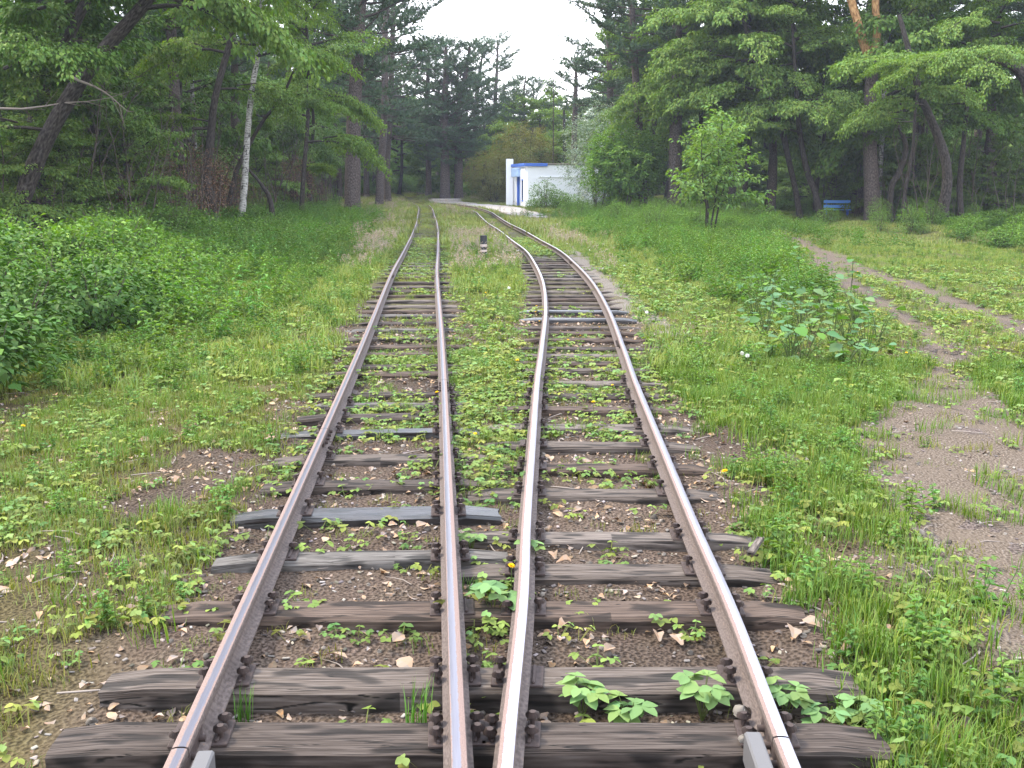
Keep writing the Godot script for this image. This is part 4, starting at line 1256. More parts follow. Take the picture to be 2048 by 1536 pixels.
	# the big forked pine
	var bp := thing("pine_tree", "big forked pine by the bench, grey below and orange above the fork", "tree", at(16.66, 47.0))
	part("trunk", trunk_mesh([0.0, -0.15, 0.412, -0.15, 1.39, 0.355, -0.34, 3.41, 0.309, -0.47, 4.95, 0.286, -0.53, 6.47, 0.252, -0.53, 7.33, 0.218], M.pine_bark, 12), bp)
	var fl := part("forked_stem", trunk_mesh([-0.50, 7.05, 0.206, -0.97, 7.86, 0.195, -1.34, 8.82, 0.183, -1.62, 9.66, 0.172, -2.02, 11.32, 0.126, -2.40, 15.78, 0.069], M.orange_bark, 9, 0.0), bp)
	fl.set_meta("label", "left fork of smooth orange bark")
	var fr := part("forked_stem", trunk_mesh([-0.53, 7.05, 0.195, -0.35, 8.39, 0.172, -0.55, 9.66, 0.160, -0.51, 11.53, 0.126, -0.48, 15.18, 0.069], M.orange_bark, 9, 0.0), bp)
	fr.set_meta("label", "right fork of pale orange bark")
	put_crown(bp, pines[1], Vector3(-2.1, 11.0, 0), Vector3.ONE, 0.4)
	put_crown(bp, pines[0], Vector3(-0.4, 11.4, 0), Vector3.ONE, 2.4)
	# bare dead limbs of the leaning tree
	rng.seed = 77
	for q in [[-13.8, 25.6, 3.62, 3.9, 0.02], [-10.95, 25.8, 4.35, 2.0, -0.6]]:
		var dl := MB.new()
		var p := Vector3.ZERO
		var pts := [p]; var rad := [0.04]
		var dir := Vector3(1, q[4], 0.1).normalized()
		for k in 7:
			dir = (dir + Vector3(0, jit(0.18) - 0.04, jit(0.2))).normalized()
			p += dir * q[3] / 7.0
			pts.append(p); rad.append(0.042 - 0.005 * (k + 1))
			if k > 1:
				dl.tube([p, p + (dir + Vector3(jit(0.8), jit(0.8), jit(0.8))).normalized() * 0.6], [0.012, 0.004], 3, Color.WHITE)
		dl.tube(pts, rad, 5, Color.WHITE)
		var o := part("dead_branch", commit([dl], [M.dead_twig]), self, Vector3(q[0], q[2], -q[1]))
		tag(o, "bare grey dead branch reaching right from the leaning tree" if q[4] > 0 else "bare dark dead branch drooping right below the leaning trunk", "branch")
	# --- bushes and young trees in the open
	var olive := make_shrub(201, 3.0, 6.4, 0.3, 22000, 0.13, 0.55, Color(0.155, 0.165, 0.06), 7)
	var o1 := thing("round_tree", "olive-green round bushy tree left behind the white building", "tree", at(1.0, 86.0))
	part("trunk", commit([olive[0]], [M.bark]), o1)
	part("crown", commit([olive[1]], [M.leaf_olive]), o1, Vector3.ZERO, Basis.from_scale(Vector3(0.95, 1.0, 1)))
	var o1b := thing("bush", "lower olive-green bush at the left foot of the round tree", "bush", at(-1.5, 84.0))
	part("stem", commit([olive[0]], [M.bark]), o1b, Vector3.ZERO, Basis.from_scale(Vector3(0.8, 0.66, 0.8)))
	part("foliage", commit([olive[1]], [M.leaf_olive]), o1b, Vector3.ZERO, Basis.from_scale(Vector3(0.8, 0.66, 0.8)))
	var green := make_shrub(203, 2.3, 5.0, 0.7, 20000, 0.15, 0.6, Color(0.125, 0.225, 0.045), 9, Color(0.18, 0.29, 0.06))  # last colour paints the bush top as if lit
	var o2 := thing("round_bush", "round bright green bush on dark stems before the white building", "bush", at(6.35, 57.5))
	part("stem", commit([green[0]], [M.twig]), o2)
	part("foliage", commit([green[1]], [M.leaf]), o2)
	var silver := make_shrub(205, 2.2, 6.4, 0.3, 15000, 0.13, 0.4, Color(0.24, 0.29, 0.215), 6)
	var o3 := thing("silver_tree", "silvery grey-green small tree behind the round bright bush", "tree", at(5.2, 61.0))
	part("trunk", commit([silver[0]], [M.twig]), o3)
	part("crown", commit([silver[1]], [M.leaf_silver]), o3)
	# light young tree
	rng.seed = 207
	var sw := MB.new(); var sl := MB.new()
	var so := {"droop": 0.25, "subs": 6, "density": 36.0, "spread": 0.15, "leaf": 0.15, "aspect": 0.58, "color": Color(0.15, 0.24, 0.085), "bare": 0.15}
	for st in [[-0.35, 0.45, 4.0], [0.1, 0.2, 4.5], [0.45, -0.35, 4.2], [-0.1, -0.5, 3.7]]:
		var pts := []; var rad := []
		for k in 7:
			var f := k / 6.0
			pts.append(Vector3(st[0] * (0.25 + f * 1.5) + jit(0.05), f * st[2] * 0.86 - 0.1, st[1] * (0.25 + f * 1.5) + jit(0.05)))
			rad.append(0.042 * (1.0 - 0.8 * f))
		sw.tube(pts, rad, 5, Color.WHITE)
		for k in 13:
			var f := lerpf(0.32, 1.0, k / 12.0)
			var g := f * 5.999
			var p: Vector3 = pts[int(g)].lerp(pts[int(g) + 1], g - int(g))
			var az := k * 2.4 + jit(0.5)
			var pit := lerpf(0.15, 0.95, f)
			grow_bough(sw, sl, p, Vector3(cos(az) * cos(pit), sin(pit), sin(az) * cos(pit)), lerpf(1.7, 0.6, f) * rng.randf_range(0.7, 1.2), 0.014, so)
	var o4 := thing("young_tree", "light green young tree on thin stems in the weeds right of the track", "tree", at(6.75, 34.5))
	part("trunk", commit([sw], [M.bark]), o4)
	part("crown", commit([sl], [M.leaf_light]), o4)
	# --- pale broadleaf crowns closing the far end of the clearing
	var far_labels := ["pale leafy tree low behind the white building's roof", "leafy tree behind the round olive tree", "leafy tree left of the round olive tree, behind the pine row", "low leafy tree between the far pines", "leafy tree at the straight track's vanishing end", "pale green broadleaf tree behind the white building", "tall pale green tree left of the mast at the far end", "pale green tree below the sky gap, right of the sparse-topped pine", "leafy tree right of the mast behind the building"]
	var fars := [[4.4, 88.0, 0.95, 2], [0.2, 99.0, 1.1, 0], [-2.6, 95.0, 0.9, 2], [-5.4, 97.0, 0.9, 1], [-8.2, 99.0, 0.95, 0], [2.6, 96.0, 1.35, 0], [4.2, 104.0, 1.45, 1], [0.6, 112.0, 1.35, 4], [6.5, 98.0, 1.3, 3]]
	for k in fars.size():
		var f: Array = fars[k]
		var o := thing("broadleaf_tree", far_labels[k], "tree", at(f[0], f[1]))
		part("trunk", trunk_mesh([0, -0.2, 0.2, 0.1, 3.0, 0.17, 0.0, 7.5, 0.1], M.bark, 7), o)
		put_crown(o, crowns[f[3]], Vector3(0, 1.0, 0), Vector3.ONE * f[2], f[0], M.leaf_light if k > 4 or k == 0 else M.leaf)
	# --- the wood on both sides: trees that nothing in the photograph tells apart
	rng.seed = 41
	var tm := []; var pm := []
	for k in 5:
		var pts := []
		var px := 0.0
		for j in 6:
			pts.append_array([px, j * 1.7 - 0.15, 0.15 - 0.02 * j])
			px += jit(0.38) + (0.12 if k % 2 == 0 else -0.12)
		tm.append(trunk_mesh(pts, M.bark, 7))
	for k in 3:
		pm.append(trunk_mesh([0, -0.2, 0.27, jit(0.15), 4.0, 0.235, jit(0.3), 9.0, 0.18, jit(0.4), 14.0, 0.10, jit(0.5), 17.0, 0.05], M.pine_bark, 8))
	var bm := trunk_mesh([0, -0.2, 0.13, 0.15, 4.0, 0.115, 0.25, 8.0, 0.09, 0.4, 12.0, 0.04], M.birch, 7)
	var placed := []
	for t in trees: placed.append(Vector2(t[2], t[3]))
	var made := 0
	var tries := 0
	while made < 290 and tries < 16000:
		tries += 1
		var d := 24.0 + pow(rng.randf(), 0.75) * 98.0
		var x := jit(1.0) * (0.53 * d + 6.0)
		var left := x < 0.0
		if left:
			if x > -8.2 - 0.085 * (d - 24.0) and d < 92.0: continue
			if d < 34.0 and x > -13.0: continue
		else:
			var lim := 15.4 if d < 66.0 else lerpf(14.5, 7.0, smoothstep(66.0, 84.0, d))
			if x < lim and d < 93.0: continue
			if d < 42.0: continue
		if d >= 93.0 and x > -4.0 and x < 7.5 and rng.randf() < 0.5: continue
		var ok := true
		for q in placed:
			if q.distance_squared_to(Vector2(x, d)) < 4.4:
				ok = false
				break
		if not ok: continue
		placed.append(Vector2(x, d))
		made += 1
		var kind := rng.randf()
		var pine_share := 0.28 if left else 0.42
		var yaw := rng.randf() * TAU
		var where := place_words(x, d)
		var gap := d > 80.0 and x > -0.10 * d and x < 0.09 * d
		if kind < pine_share:
			var s := rng.randf_range(0.8, 1.05)
			if gap: s *= 0.66
			var o := thing("pine_tree", "brown pine trunk %s" % where, "tree", at(x, d), 0.0, "pines in the wood")
			part("trunk", pm[rng.randi() % 3], o, Vector3.ZERO, Basis(Vector3.UP, yaw) * Basis.from_scale(Vector3(1, s, 1)))
			put_crown(o, pines[rng.randi() % 4], Vector3(0, 8.0 * s, 0), Vector3.ONE * s, yaw)
		else:
			var birch := kind > 0.93
			var s := rng.randf_range(0.75, 1.2) * (0.85 if gap else 1.0)
			var o := thing("birch_tree" if birch else "broadleaf_tree", ("white birch stem %s" if birch else "dark thin leafy tree %s") % where, "tree", at(x, d), 0.0, ("birches in the wood" if birch else "leafy trees in the wood"))
			part("trunk", bm if birch else tm[rng.randi() % 5], o, Vector3.ZERO, Basis(Vector3.UP, yaw) * Basis.from_scale(Vector3(s, s, s)))
			put_crown(o, crowns[rng.randi() % 5], Vector3(0, rng.randf_range(1.5, 3.4) * s, 0), Vector3.ONE * s * rng.randf_range(1.0, 1.3), yaw, [M.leaf_dark, M.leaf, M.leaf_dark][rng.randi() % 3])
	# --- young growth filling the shade under the taller trees
	for v in 3:
		var xf := []
		for k in 420:
			var d := 27.0 + rng.randf() * 70.0
			var x := jit(1.0) * (0.55 * d + 5.0)
			if x < 0.0 and x > -10.5 - 0.085 * (d - 24.0): continue
			if x >= 0.0 and (x < lerpf(18.0, 13.0, smoothstep(60.0, 90.0, d)) or d < 47.0): continue
			if rng.randf() < 0.35: continue
			var s := rng.randf_range(0.32, 0.62)
			xf.append(Transform3D(Basis(Vector3.UP, rng.randf() * TAU) * Basis.from_scale(Vector3(s * 1.15, s, s * 1.15)), at(x, d, rng.randf_range(0.2, 0.9))))
		scatter("understory_foliage", crowns[v], xf, [], "young leafy growth in the shade under the taller trees")
	# --- far-off mass of the forest
	for v in 3:
		var xf := []
		for k in 150:
			var d := rng.randf_range(112.0, 165.0)
			var x := jit(1.0) * (0.6 * d + 20.0)
			var s := rng.randf_range(1.1, 1.7)
			if x > -0.10 * d and x < 0.09 * d: s = rng.randf_range(0.9, 1.2)
			xf.append(Transform3D(Basis(Vector3.UP, rng.randf() * TAU) * Basis.from_scale(Vector3(s, s, s)), Vector3(x, rng.randf_range(0.0, 1.2) if k % 2 == 0 or s < 1.2 else rng.randf_range(3.0, 7.0), -d)))
		scatter("far_forest", crowns[v], xf, [], "far-off mass of forest behind the clearing")

# ---------------------------------------------------------------- undergrowth
func build_undergrowth() -> void:
	var kinds := []
	for k in 4:
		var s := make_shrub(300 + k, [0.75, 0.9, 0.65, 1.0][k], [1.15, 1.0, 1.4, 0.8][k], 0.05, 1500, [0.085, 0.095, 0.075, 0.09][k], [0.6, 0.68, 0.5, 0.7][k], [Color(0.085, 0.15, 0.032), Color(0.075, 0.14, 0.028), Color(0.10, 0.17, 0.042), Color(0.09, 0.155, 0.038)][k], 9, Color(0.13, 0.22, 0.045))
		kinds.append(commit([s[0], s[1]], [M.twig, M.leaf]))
	# near the left margin: bushes one can point to
	rng.seed = 401
	var near := [
		[-4.85, 8.6, 0.95, 1, "dark green bush at the left margin, nearest to the viewer"],
		[-5.2, 10.3, 0.95, 0, "dense bush second along the left margin, with a dark hollow at its foot"],
		[-5.2, 12.6, 1.0, 1, "broad leafy bush right of the dark hollow"],
		[-6.5, 12.2, 1.15, 2, "tall bush behind the dark hollow at the left margin"],
		[-6.4, 15.4, 1.0, 0, "bush with upright twig behind the broad leafy bush"],
		[-7.6, 15.0, 1.3, 1, "wide dark bush behind the others at the left margin"],
		[-5.6, 9.4, 0.8, 3, "low leafy bush wedged at the left margin between two dark ones"],
	]
	for q in near:
		var o := thing("bush", q[4], "bush", at(q[0], q[1]), rng.randf() * TAU)
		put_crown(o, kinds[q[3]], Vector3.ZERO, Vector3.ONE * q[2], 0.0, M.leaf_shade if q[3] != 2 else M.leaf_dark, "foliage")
	var xfs := [[], [], [], []]
	for k in 5200:
		var d := 13.0 + pow(rng.randf(), 1.25) * 95.0
		var x := jit(1.0) * (0.56 * d + 3.0)
		var edge := -4.7 - 0.115 * (d - 9.0)
		var s := rng.randf_range(0.6, 1.15)
		var kind := rng.randi() % 4
		if x < 0.0 and d < 93.0:
			if x > edge + jit(0.5): continue
			if x > edge - 1.5: s *= 0.75
			if rng.randf() > 0.62: continue
		elif d < 93.0:
			if x < 14.0 + jit(0.6) + 0.02 * (d - 30.0) or d < 27.0: continue
			if absf(x - 16.6) < 1.3 and d > 47.5 and d < 53.6: continue
			if d < 60.0: s *= 0.72
			if rng.randf() > 0.4: continue
		else:
			s *= 1.3
			if rng.randf() > 0.5: continue
		xfs[kind].append(Transform3D(Basis(Vector3.UP, rng.randf() * TAU) * Basis.from_scale(Vector3(s, s * rng.randf_range(0.75, 1.2), s)), at(x, d, -0.03)))
	# weeds on the right verge and before the building
	for k in 520:
		var d := 20.0 + rng.randf() * 50.0
		var lo := rc(d) + lerpf(3.2, 4.4, smoothstep(20.0, 40.0, d)); var hi := lerpf(5.3, 11.5, smoothstep(19.0, 45.0, d))
		var x := rng.randf_range(lo, hi)
		if Vector2(x - 6.75, (d - 32.5) * 0.45).length() < 2.0 or rng.randf() < 0.3 or d < 36.0: continue
		if path_gap(x, d) < 0.7 or (d > 60.0 and x < 5.6 and x > 0.0): continue
		var s := rng.randf_range(0.35, 0.7)
		xfs[rng.randi() % 4].append(Transform3D(Basis(Vector3.UP, rng.randf() * TAU) * Basis.from_scale(Vector3(s, s * rng.randf_range(0.8, 1.4), s)), at(x, d, -0.03)))
	for k in 60:
		var d := rng.randf_range(6.5, 14.0)
		var x := -5.9 - rng.randf() * 5.0
		if x > -0.53 * d - 0.6: continue
		var s := rng.randf_range(0.7, 1.1)
		xfs[rng.randi() % 4].append(Transform3D(Basis(Vector3.UP, rng.randf() * TAU) * Basis.from_scale(Vector3(s, s, s)), at(x, d, -0.03)))
	for k in 4:
		scatter("undergrowth", kinds[k], xfs[k], [], "dense leafy undergrowth below the trees")
	var dry := make_shrub(320, 0.9, 2.6, 0.5, 1100, 0.07, 0.45, Color(0.16, 0.095, 0.06), 9)
	var drym := commit([dry[0], dry[1]], [M.twig, M.dry])
	var dxf := []
	for k in 130:
		var d := 33.0 + rng.randf() * 32.0
		var x := -(rng.randf_range(9.6, 0.5 * d + 2.0) + 0.06 * (d - 33.0))
		var s := rng.randf_range(0.6, 1.25)
		dxf.append(Transform3D(Basis(Vector3.UP, rng.randf() * TAU) * Basis.from_scale(Vector3(s, s, s)), at(x, d, 0.1)))
	scatter("dry_brushwood", drym, dxf, [], "brown withered twigs in the shade of the left wood")
	# bushes in front of the white building
	var fb := [[2.05, 65.5, 1.5, 2, "dark pointed bush before the white wall"], [2.9, 66.5, 1.2, 0, "bush right of the dark pointed one before the white wall"], [3.7, 65.0, 1.3, 3, "low wide bush before the white wall, left of the round bush"], [1.6, 67.2, 0.8, 1, "small bush at the white building's front corner"]]
	for q in fb:
		var o := thing("bush", q[4], "bush", at(q[0], q[1]), rng.randf() * TAU)
		put_crown(o, kinds[q[3]], Vector3.ZERO, Vector3.ONE * q[2], 0.0, M.leaf, "foliage")
	# thin bare stems and saplings standing in the shade
	rng.seed = 431
	var st := MB.new()
	for k in 3:
		var pts := []; var rad := []
		var p := Vector3(jit(0.3), -0.1, jit(0.3))
		var d := Vector3(jit(0.3), 1, jit(0.3)).normalized()
		for j in 7:
			pts.append(p); rad.append(0.03 * (1.0 - 0.12 * j))
			p += d * 0.62
			d = (d + Vector3(jit(0.2), 0, jit(0.2))).normalized()
			if j > 1:
				for b in 2:
					var td := (d * 0.5 + Vector3(jit(1), jit(0.3) + 0.2, jit(1))).normalized()
					st.tube([p, p + td * 0.4, p + td * 0.8 + Vector3(0, -0.08, 0)], [0.01, 0.007, 0.003], 3, Color.WHITE)
		st.tube(pts, rad, 4, Color.WHITE)
	var stm := commit([st], [M.twig])
	var xf := []
	for k in 900:
		var d := 26.0 + rng.randf() * 75.0
		var x := jit(1.0) * (0.55 * d + 3.0)
		if x < 0 and x > -8.5 - 0.08 * (d - 24.0): continue
		if x >= 0 and (x < 16.0 or d < 44.0): continue
		var s := rng.randf_range(0.5, 1.3)
		xf.append(Transform3D(Basis(Vector3.UP, rng.randf() * TAU) * Basis.from_scale(Vector3(s, s, s)), at(x, d)))
	scatter("brushwood", stm, xf, [], "bare thin stems and twigs in the shade of the wood")

# ---------------------------------------------------------------- grass, litter, herbs
func tuft(sd: int, n: int, spread: float, h: float, w: float, lean: float, base: Color, tip: Color) -> ArrayMesh:
	rng.seed = sd
	var b := MB.new()
	for k in n:
		var a := rng.randf() * TAU
		var r := spread * sqrt(rng.randf())
		var p := Vector3(cos(a) * r, -0.01, sin(a) * r)
		var la := rng.randf() * TAU
		var d := Vector3(cos(la), 0, sin(la))
		var s := d.cross(Vector3.UP)
		var hh := h * rng.randf_range(0.45, 1.15)
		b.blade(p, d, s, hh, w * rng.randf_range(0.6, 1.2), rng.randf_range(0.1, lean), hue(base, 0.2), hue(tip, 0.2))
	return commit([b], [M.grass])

func herb_mesh(sd: int, stems: int, leaf: float, h: float, spread: float, col: Color) -> ArrayMesh:
	# small three-leaved plants
	rng.seed = sd
	var b := MB.new()
	for k in stems:
		var a := rng.randf() * TAU
		var out := Vector3(cos(a), 0, sin(a))
		var p0 := out * spread * 0.15
		var hh := h * rng.randf_range(0.5, 1.1)
		var p1 := out * spread * rng.randf_range(0.4, 1.0) + Vector3.UP * hh
		var side := out.cross(Vector3.UP) * 0.0022
		var stem_c := Color(0.12, 0.13, 0.04)
		b.quad(p0 - side, p0 + side, p1 + side, p1 - side, stem_c)
		var c := hue(col, 0.22)
		var ls := leaf * rng.randf_range(0.7, 1.2)
		for j in 3:
			var aa := a + (j - 1) * 1.45 + jit(0.2)
			var ld := Vector3(cos(aa), -0.12 + jit(0.25), sin(aa)).normalized()
			b.big_leaf(p1, ld, (Vector3.UP + Vector3(jit(0.3), 0, jit(0.3))).normalized(), ls, ls * 0.78, c, 0.18, 0.22)
	return commit([b], [M.leaf])

func weed_mesh(sd: int, h: float, leaf: float, col: Color) -> ArrayMesh:
	rng.seed = sd
	var b := MB.new()
	for k in 4:
		var base := Vector3(jit(0.1), -0.02, jit(0.1))
		var hh := h * rng.randf_range(0.6, 1.1)
		var top := base + Vector3(jit(0.22) * h, hh, jit(0.22) * h)
		b.tube([base, base.lerp(top, 0.5) + Vector3(jit(0.03), 0, jit(0.03)), top], [0.004, 0.003, 0.002], 3, Color(0.11, 0.16, 0.05))
		for j in 11:
			var f := lerpf(0.12, 1.0, j / 10.0)
			var p := base.lerp(top, f)
			var aa := j * 2.4 + jit(0.4)
			var ls := leaf * (1.15 - 0.6 * f) * rng.randf_range(0.75, 1.2)
			b.leaf(p, Vector3(cos(aa), 0.25 + jit(0.3), sin(aa)).normalized(), Vector3.UP, ls, ls * 0.5, hue(col, 0.22), 0.35, 0.15)
	return commit([b], [M.leaf])

func dry_leaf_mesh(sd: int, size: float) -> ArrayMesh:
	rng.seed = sd
	var b := MB.new()
	var n := 5
	var ring := []
	var cup := rng.randf_range(0.1, 0.5); var roll := jit(0.5)
	for i in n:
		var f := float(i) / (n - 1)
		var w := sin(PI * lerpf(0.08, 0.96, f)) * 0.32
		w *= 1.0 + 0.35 * sin(f * 19.0)
		var row := []
		for s in [-1.0, 0.0, 1.0]:
			row.append(Vector3((f - 0.5), absf(s) * w * cup * 1.6 + sin(f * 3.0 + roll) * 0.12 + s * roll * 0.16 * f, s * w) * size)
		ring.append(row)
	var c := Color(0.235, 0.17, 0.125)
	for i in n - 1:
		for s in 2:
			b.quad(ring[i][s], ring[i][s + 1], ring[i + 1][s + 1], ring[i + 1][s], hue(Color(1, 1, 1), 0.08) * c)
	return commit([b], [M.dry])

func rand_up(s: float, tilt := 0.15) -> Basis:
	return Basis(Vector3.UP, rng.randf() * TAU) * Basis(Vector3(1, 0, 0), jit(tilt)) * Basis.from_scale(Vector3(s, s, s))

func near_rail(x: float, d: float, w: float) -> bool:
	var a := absf(absf(x - lc(d)) - 0.41); var c := absf(absf(x - rc(d)) - 0.41)
	return minf(a, c) < w

func build_ground_cover() -> void:
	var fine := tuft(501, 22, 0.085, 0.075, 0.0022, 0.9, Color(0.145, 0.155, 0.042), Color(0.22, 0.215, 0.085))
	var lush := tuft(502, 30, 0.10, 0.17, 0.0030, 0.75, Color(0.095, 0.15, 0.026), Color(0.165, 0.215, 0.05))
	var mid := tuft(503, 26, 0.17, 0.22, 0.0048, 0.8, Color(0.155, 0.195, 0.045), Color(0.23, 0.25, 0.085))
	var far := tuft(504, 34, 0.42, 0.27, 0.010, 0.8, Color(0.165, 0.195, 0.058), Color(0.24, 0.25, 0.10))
	# seeding grass: thin stems with dusty pink panicles
	rng.seed = 505
	var sb := MB.new()
	for k in 12:
		var a := rng.randf() * TAU
		var p := Vector3(cos(a), 0, sin(a)) * 0.14 * sqrt(rng.randf())
		var d := Vector3(cos(a * 3.1), 0, sin(a * 3.1))
		var h := rng.randf_range(0.28, 0.48)
		sb.blade(p, d, d.cross(Vector3.UP), h, 0.002, 0.3, Color(0.15, 0.18, 0.07), Color(0.26, 0.22, 0.15))
		var e := p + Vector3.UP * h * 0.86 + d * 0.2 * h
		for j in 5:
			sb.leaf(e + Vector3(jit(0.02), jit(0.05), jit(0.02)), Vector3(jit(1), 0.8, jit(1)).normalized(), Vector3(jit(1), 0.3, jit(1)).normalized(), 0.045, 0.012, hue(Color(0.32, 0.255, 0.19), 0.15))
	var seedy := commit([sb], [M.dry])
	var berry := [herb_mesh(511, 6, 0.036, 0.055, 0.08, Color(0.145, 0.20, 0.050)), herb_mesh(512, 4, 0.045, 0.075, 0.09, Color(0.165, 0.215, 0.06)), herb_mesh(513, 8, 0.031, 0.045, 0.08, Color(0.115, 0.175, 0.042))]
	var weeds := [weed_mesh(521, 0.42, 0.10, Color(0.10, 0.175, 0.04)), weed_mesh(522, 0.6, 0.12, Color(0.085, 0.155, 0.036)), weed_mesh(523, 0.24, 0.075, Color(0.11, 0.19, 0.045))]
	var X := {"fine": [], "lush": [], "mid": [], "far": [], "seedy": [], "b0": [], "b1": [], "b2": [], "w0": [], "w1": [], "w2": []}
	var K := {"fine": [], "lush": [], "mid": [], "far": [], "seedy": [], "b0": [], "b1": [], "b2": [], "w0": [], "w1": [], "w2": []}
	var add := func(k: String, x: float, d: float, s: float, tint: Color):
		X[k].append(Transform3D(rand_up(s), at(x, d)))
		K[k].append(tint)
	rng.seed = 530
	var pick := func() -> Color:
		var g := rng.randf_range(0.8, 1.2)
		var y := jit(0.16)
		return Color(g * (1.0 + y), g, g * (1.0 - y * 0.6))
	# foreground, 1.6 to 10 m
	for k in 64000:
		var d := sqrt(rng.randf_range(1.6 * 1.6, 10.5 * 10.5))
		var x := jit(1.0) * (0.56 * d + 1.3)
		var tl := x - lc(d); var tr := x - rc(d)
		var patch := nz.get_noise_2d(x * 42.0 + 70.0, d * 42.0)
		var in_track: bool = (tl > -0.75 and tr < 0.75)
		var pg := path_gap(x, d)
		if near_rail(x, d, 0.05): continue
		if x < -3.85 - 0.1 * (d - 8.0) and d > 8.0 and rng.randf() < 0.6: continue
		var u := rng.randf()
		if in_track:
			var between: bool = tl > 0.41 and tr < -0.41
			var dens := (0.045 + 0.12 * smoothstep(4.8, 9.0, d)) * (1.0 + patch * 2.2)
			if between: dens += 0.09 + 0.16 * smoothstep(5.0, 9.0, d)
			if tr > -0.41 and d < 6.8: dens *= 0.45
			if u > dens: continue
			var v := rng.randf()
			if v < 0.52: add.call("b%d" % (rng.randi() % 3), x, d, rng.randf_range(0.65, 1.1), pick.call())
			elif v < 0.9: add.call("fine", x, d, rng.randf_range(0.5, 1.1), pick.call())
			elif between or d > 6.0: add.call("lush", x, d, rng.randf_range(0.4, 0.8), pick.call())
			continue
		if pg < 0.15:
			if pg < -0.06 and rng.randf() < 0.975 - 0.45 * maxf(0.0, nz.get_noise_2d(x * 70.0, d * 70.0 + 900.0)) - 0.12 * smoothstep(-0.4, -0.1, pg): continue
			if rng.randf() < 0.5: continue
		if tl < 0.0:   # left verge: thin, mossy, strewn with leaves
			var dens := 0.30 + patch * 1.2 + 0.25 * smoothstep(4.0, 8.0, d)
			if u > dens: continue
			var v := rng.randf()
			if v < 0.12: add.call("b%d" % (rng.randi() % 3), x, d, rng.randf_range(0.55, 1.1), pick.call())
			elif v < 0.90: add.call("fine", x, d, rng.randf_range(0.5, 1.3), pick.call())
			elif v < 0.985: add.call("lush", x, d, rng.randf_range(0.4, 0.9), pick.call())
			else: add.call("w2", x, d, rng.randf_range(0.3, 0.7), pick.call())
		else:
			var dens := 0.34 + patch * 1.1 + 0.6 * smoothstep(1.0, 2.0, tr)
			if u > dens: continue
			var v := rng.randf()
			if v < 0.24: add.call("b%d" % (rng.randi() % 3), x, d, rng.randf_range(0.6, 1.2), pick.call())
			elif v < 0.55: add.call("fine", x, d, rng.randf_range(0.8, 1.5), pick.call())
			elif v < 0.96: add.call("lush", x, d, rng.randf_range(0.5, 1.05), pick.call())
			else: add.call("w2", x, d, rng.randf_range(0.4, 0.9), pick.call())
	# middle distance, 9 to 32 m
	for k in 52000:
		var d := sqrt(rng.randf_range(9.0 * 9.0, 32.0 * 32.0))
		var x := jit(1.0) * (0.54 * d + 1.0)
		var tl := x - lc(d); var tr := x - rc(d)
		var patch := nz.get_noise_2d(x * 26.0 + 70.0, d * 26.0)
		var pg := path_gap(x, d)
		if near_rail(x, d, 0.08): continue
		if absf(x + 0.66) < 0.35 and d > 21.5 and d < 24.7 and rng.randf() < 0.75: continue
		if pg < 0.12 and rng.randf() < 0.93: continue
		if x < -6.5 - 0.125 * (d - 9.0): continue
		if absf(tr) < 0.75:
			if d > 14.2 and d < 24.5:
				if rng.randf() > 0.045 + 0.10 * patch: continue
			elif d < 14.2 and rng.randf() > 0.13 + patch * 1.0 - 0.35 * tr: continue
			var dens_r := 0.75
			if d > 33.0: dens_r = 0.4
			if rng.randf() > dens_r: continue
			var v := rng.randf()
			if v < 0.6: add.call("b%d" % (rng.randi() % 3), x, d, rng.randf_range(0.9, 1.5), pick.call())
			else: add.call("fine", x, d, rng.randf_range(0.9, 1.6), pick.call())
			continue
		if absf(tl) < 0.75:
			if rng.randf() > 0.13 + 0.62 * smoothstep(15.0, 25.0, d) + patch * 0.9: continue
			var v := rng.randf()
			if v < 0.42: add.call("b%d" % (rng.randi() % 3), x, d, rng.randf_range(0.9, 1.4), pick.call())
			elif v < 0.8: add.call("fine", x, d, rng.randf_range(0.8, 1.5), pick.call())
			else: add.call("mid", x, d, rng.randf_range(0.3, 0.55), pick.call())
			continue
		if rng.randf() > 0.85 + patch * 0.9: continue
		var v := rng.randf()
		var between: bool = tl > 0.0 and tr < 0.0
		var short := 0.55 if (between and d < 16.0) or pg < 1.6 or x > 6.5 else 1.0
		if v < 0.26 and d < 22.0: add.call("b%d" % (rng.randi() % 3), x, d, rng.randf_range(1.0, 1.7), pick.call())
		elif v < 0.80: add.call("mid", x, d, rng.randf_range(0.55, 1.1) * short, pick.call())
		elif v < 0.92: add.call("w2", x, d, rng.randf_range(0.6, 1.1) * short, pick.call())
		elif short == 1.0 and not between and tr > 1.9 and d > 12.0: add.call("w%d" % (rng.randi() % 2), x, d, rng.randf_range(0.6, 1.05), pick.call())
		elif short == 1.0 and tl < -1.6: add.call("w0", x, d, rng.randf_range(0.6, 1.1), pick.call())
		elif d > 19.0 and x < 2.0: add.call("seedy", x, d, rng.randf_range(0.6, 1.0), Color(1, 1, 1))
	# leafy weeds between the grass and the wood
	for k in 16000:
		var d := sqrt(rng.randf_range(11.0 * 11.0, 55.0 * 55.0))
		var x := 0.0
		if rng.randf() < 0.62:
			x = lc(d) - 1.5 - pow(rng.randf(), 0.6) * (3.4 + 0.06 * d) - 2.2 * maxf(0.0, nz.get_noise_2d(d * 22.0, 77.0)) - rng.randf() * 0.8
		else:
			x = rng.randf_range(rc(d) + 2.0 + 1.8 * rng.randf() + 2.5 * nz.get_noise_2d(d * 20.0, 177.0), lerpf(5.0, 11.0, smoothstep(14.0, 40.0, d)))
			if path_gap(x, d) < 0.6 or d < 13.5 + 5.0 * rng.randf() or rng.randf() < 0.3: continue
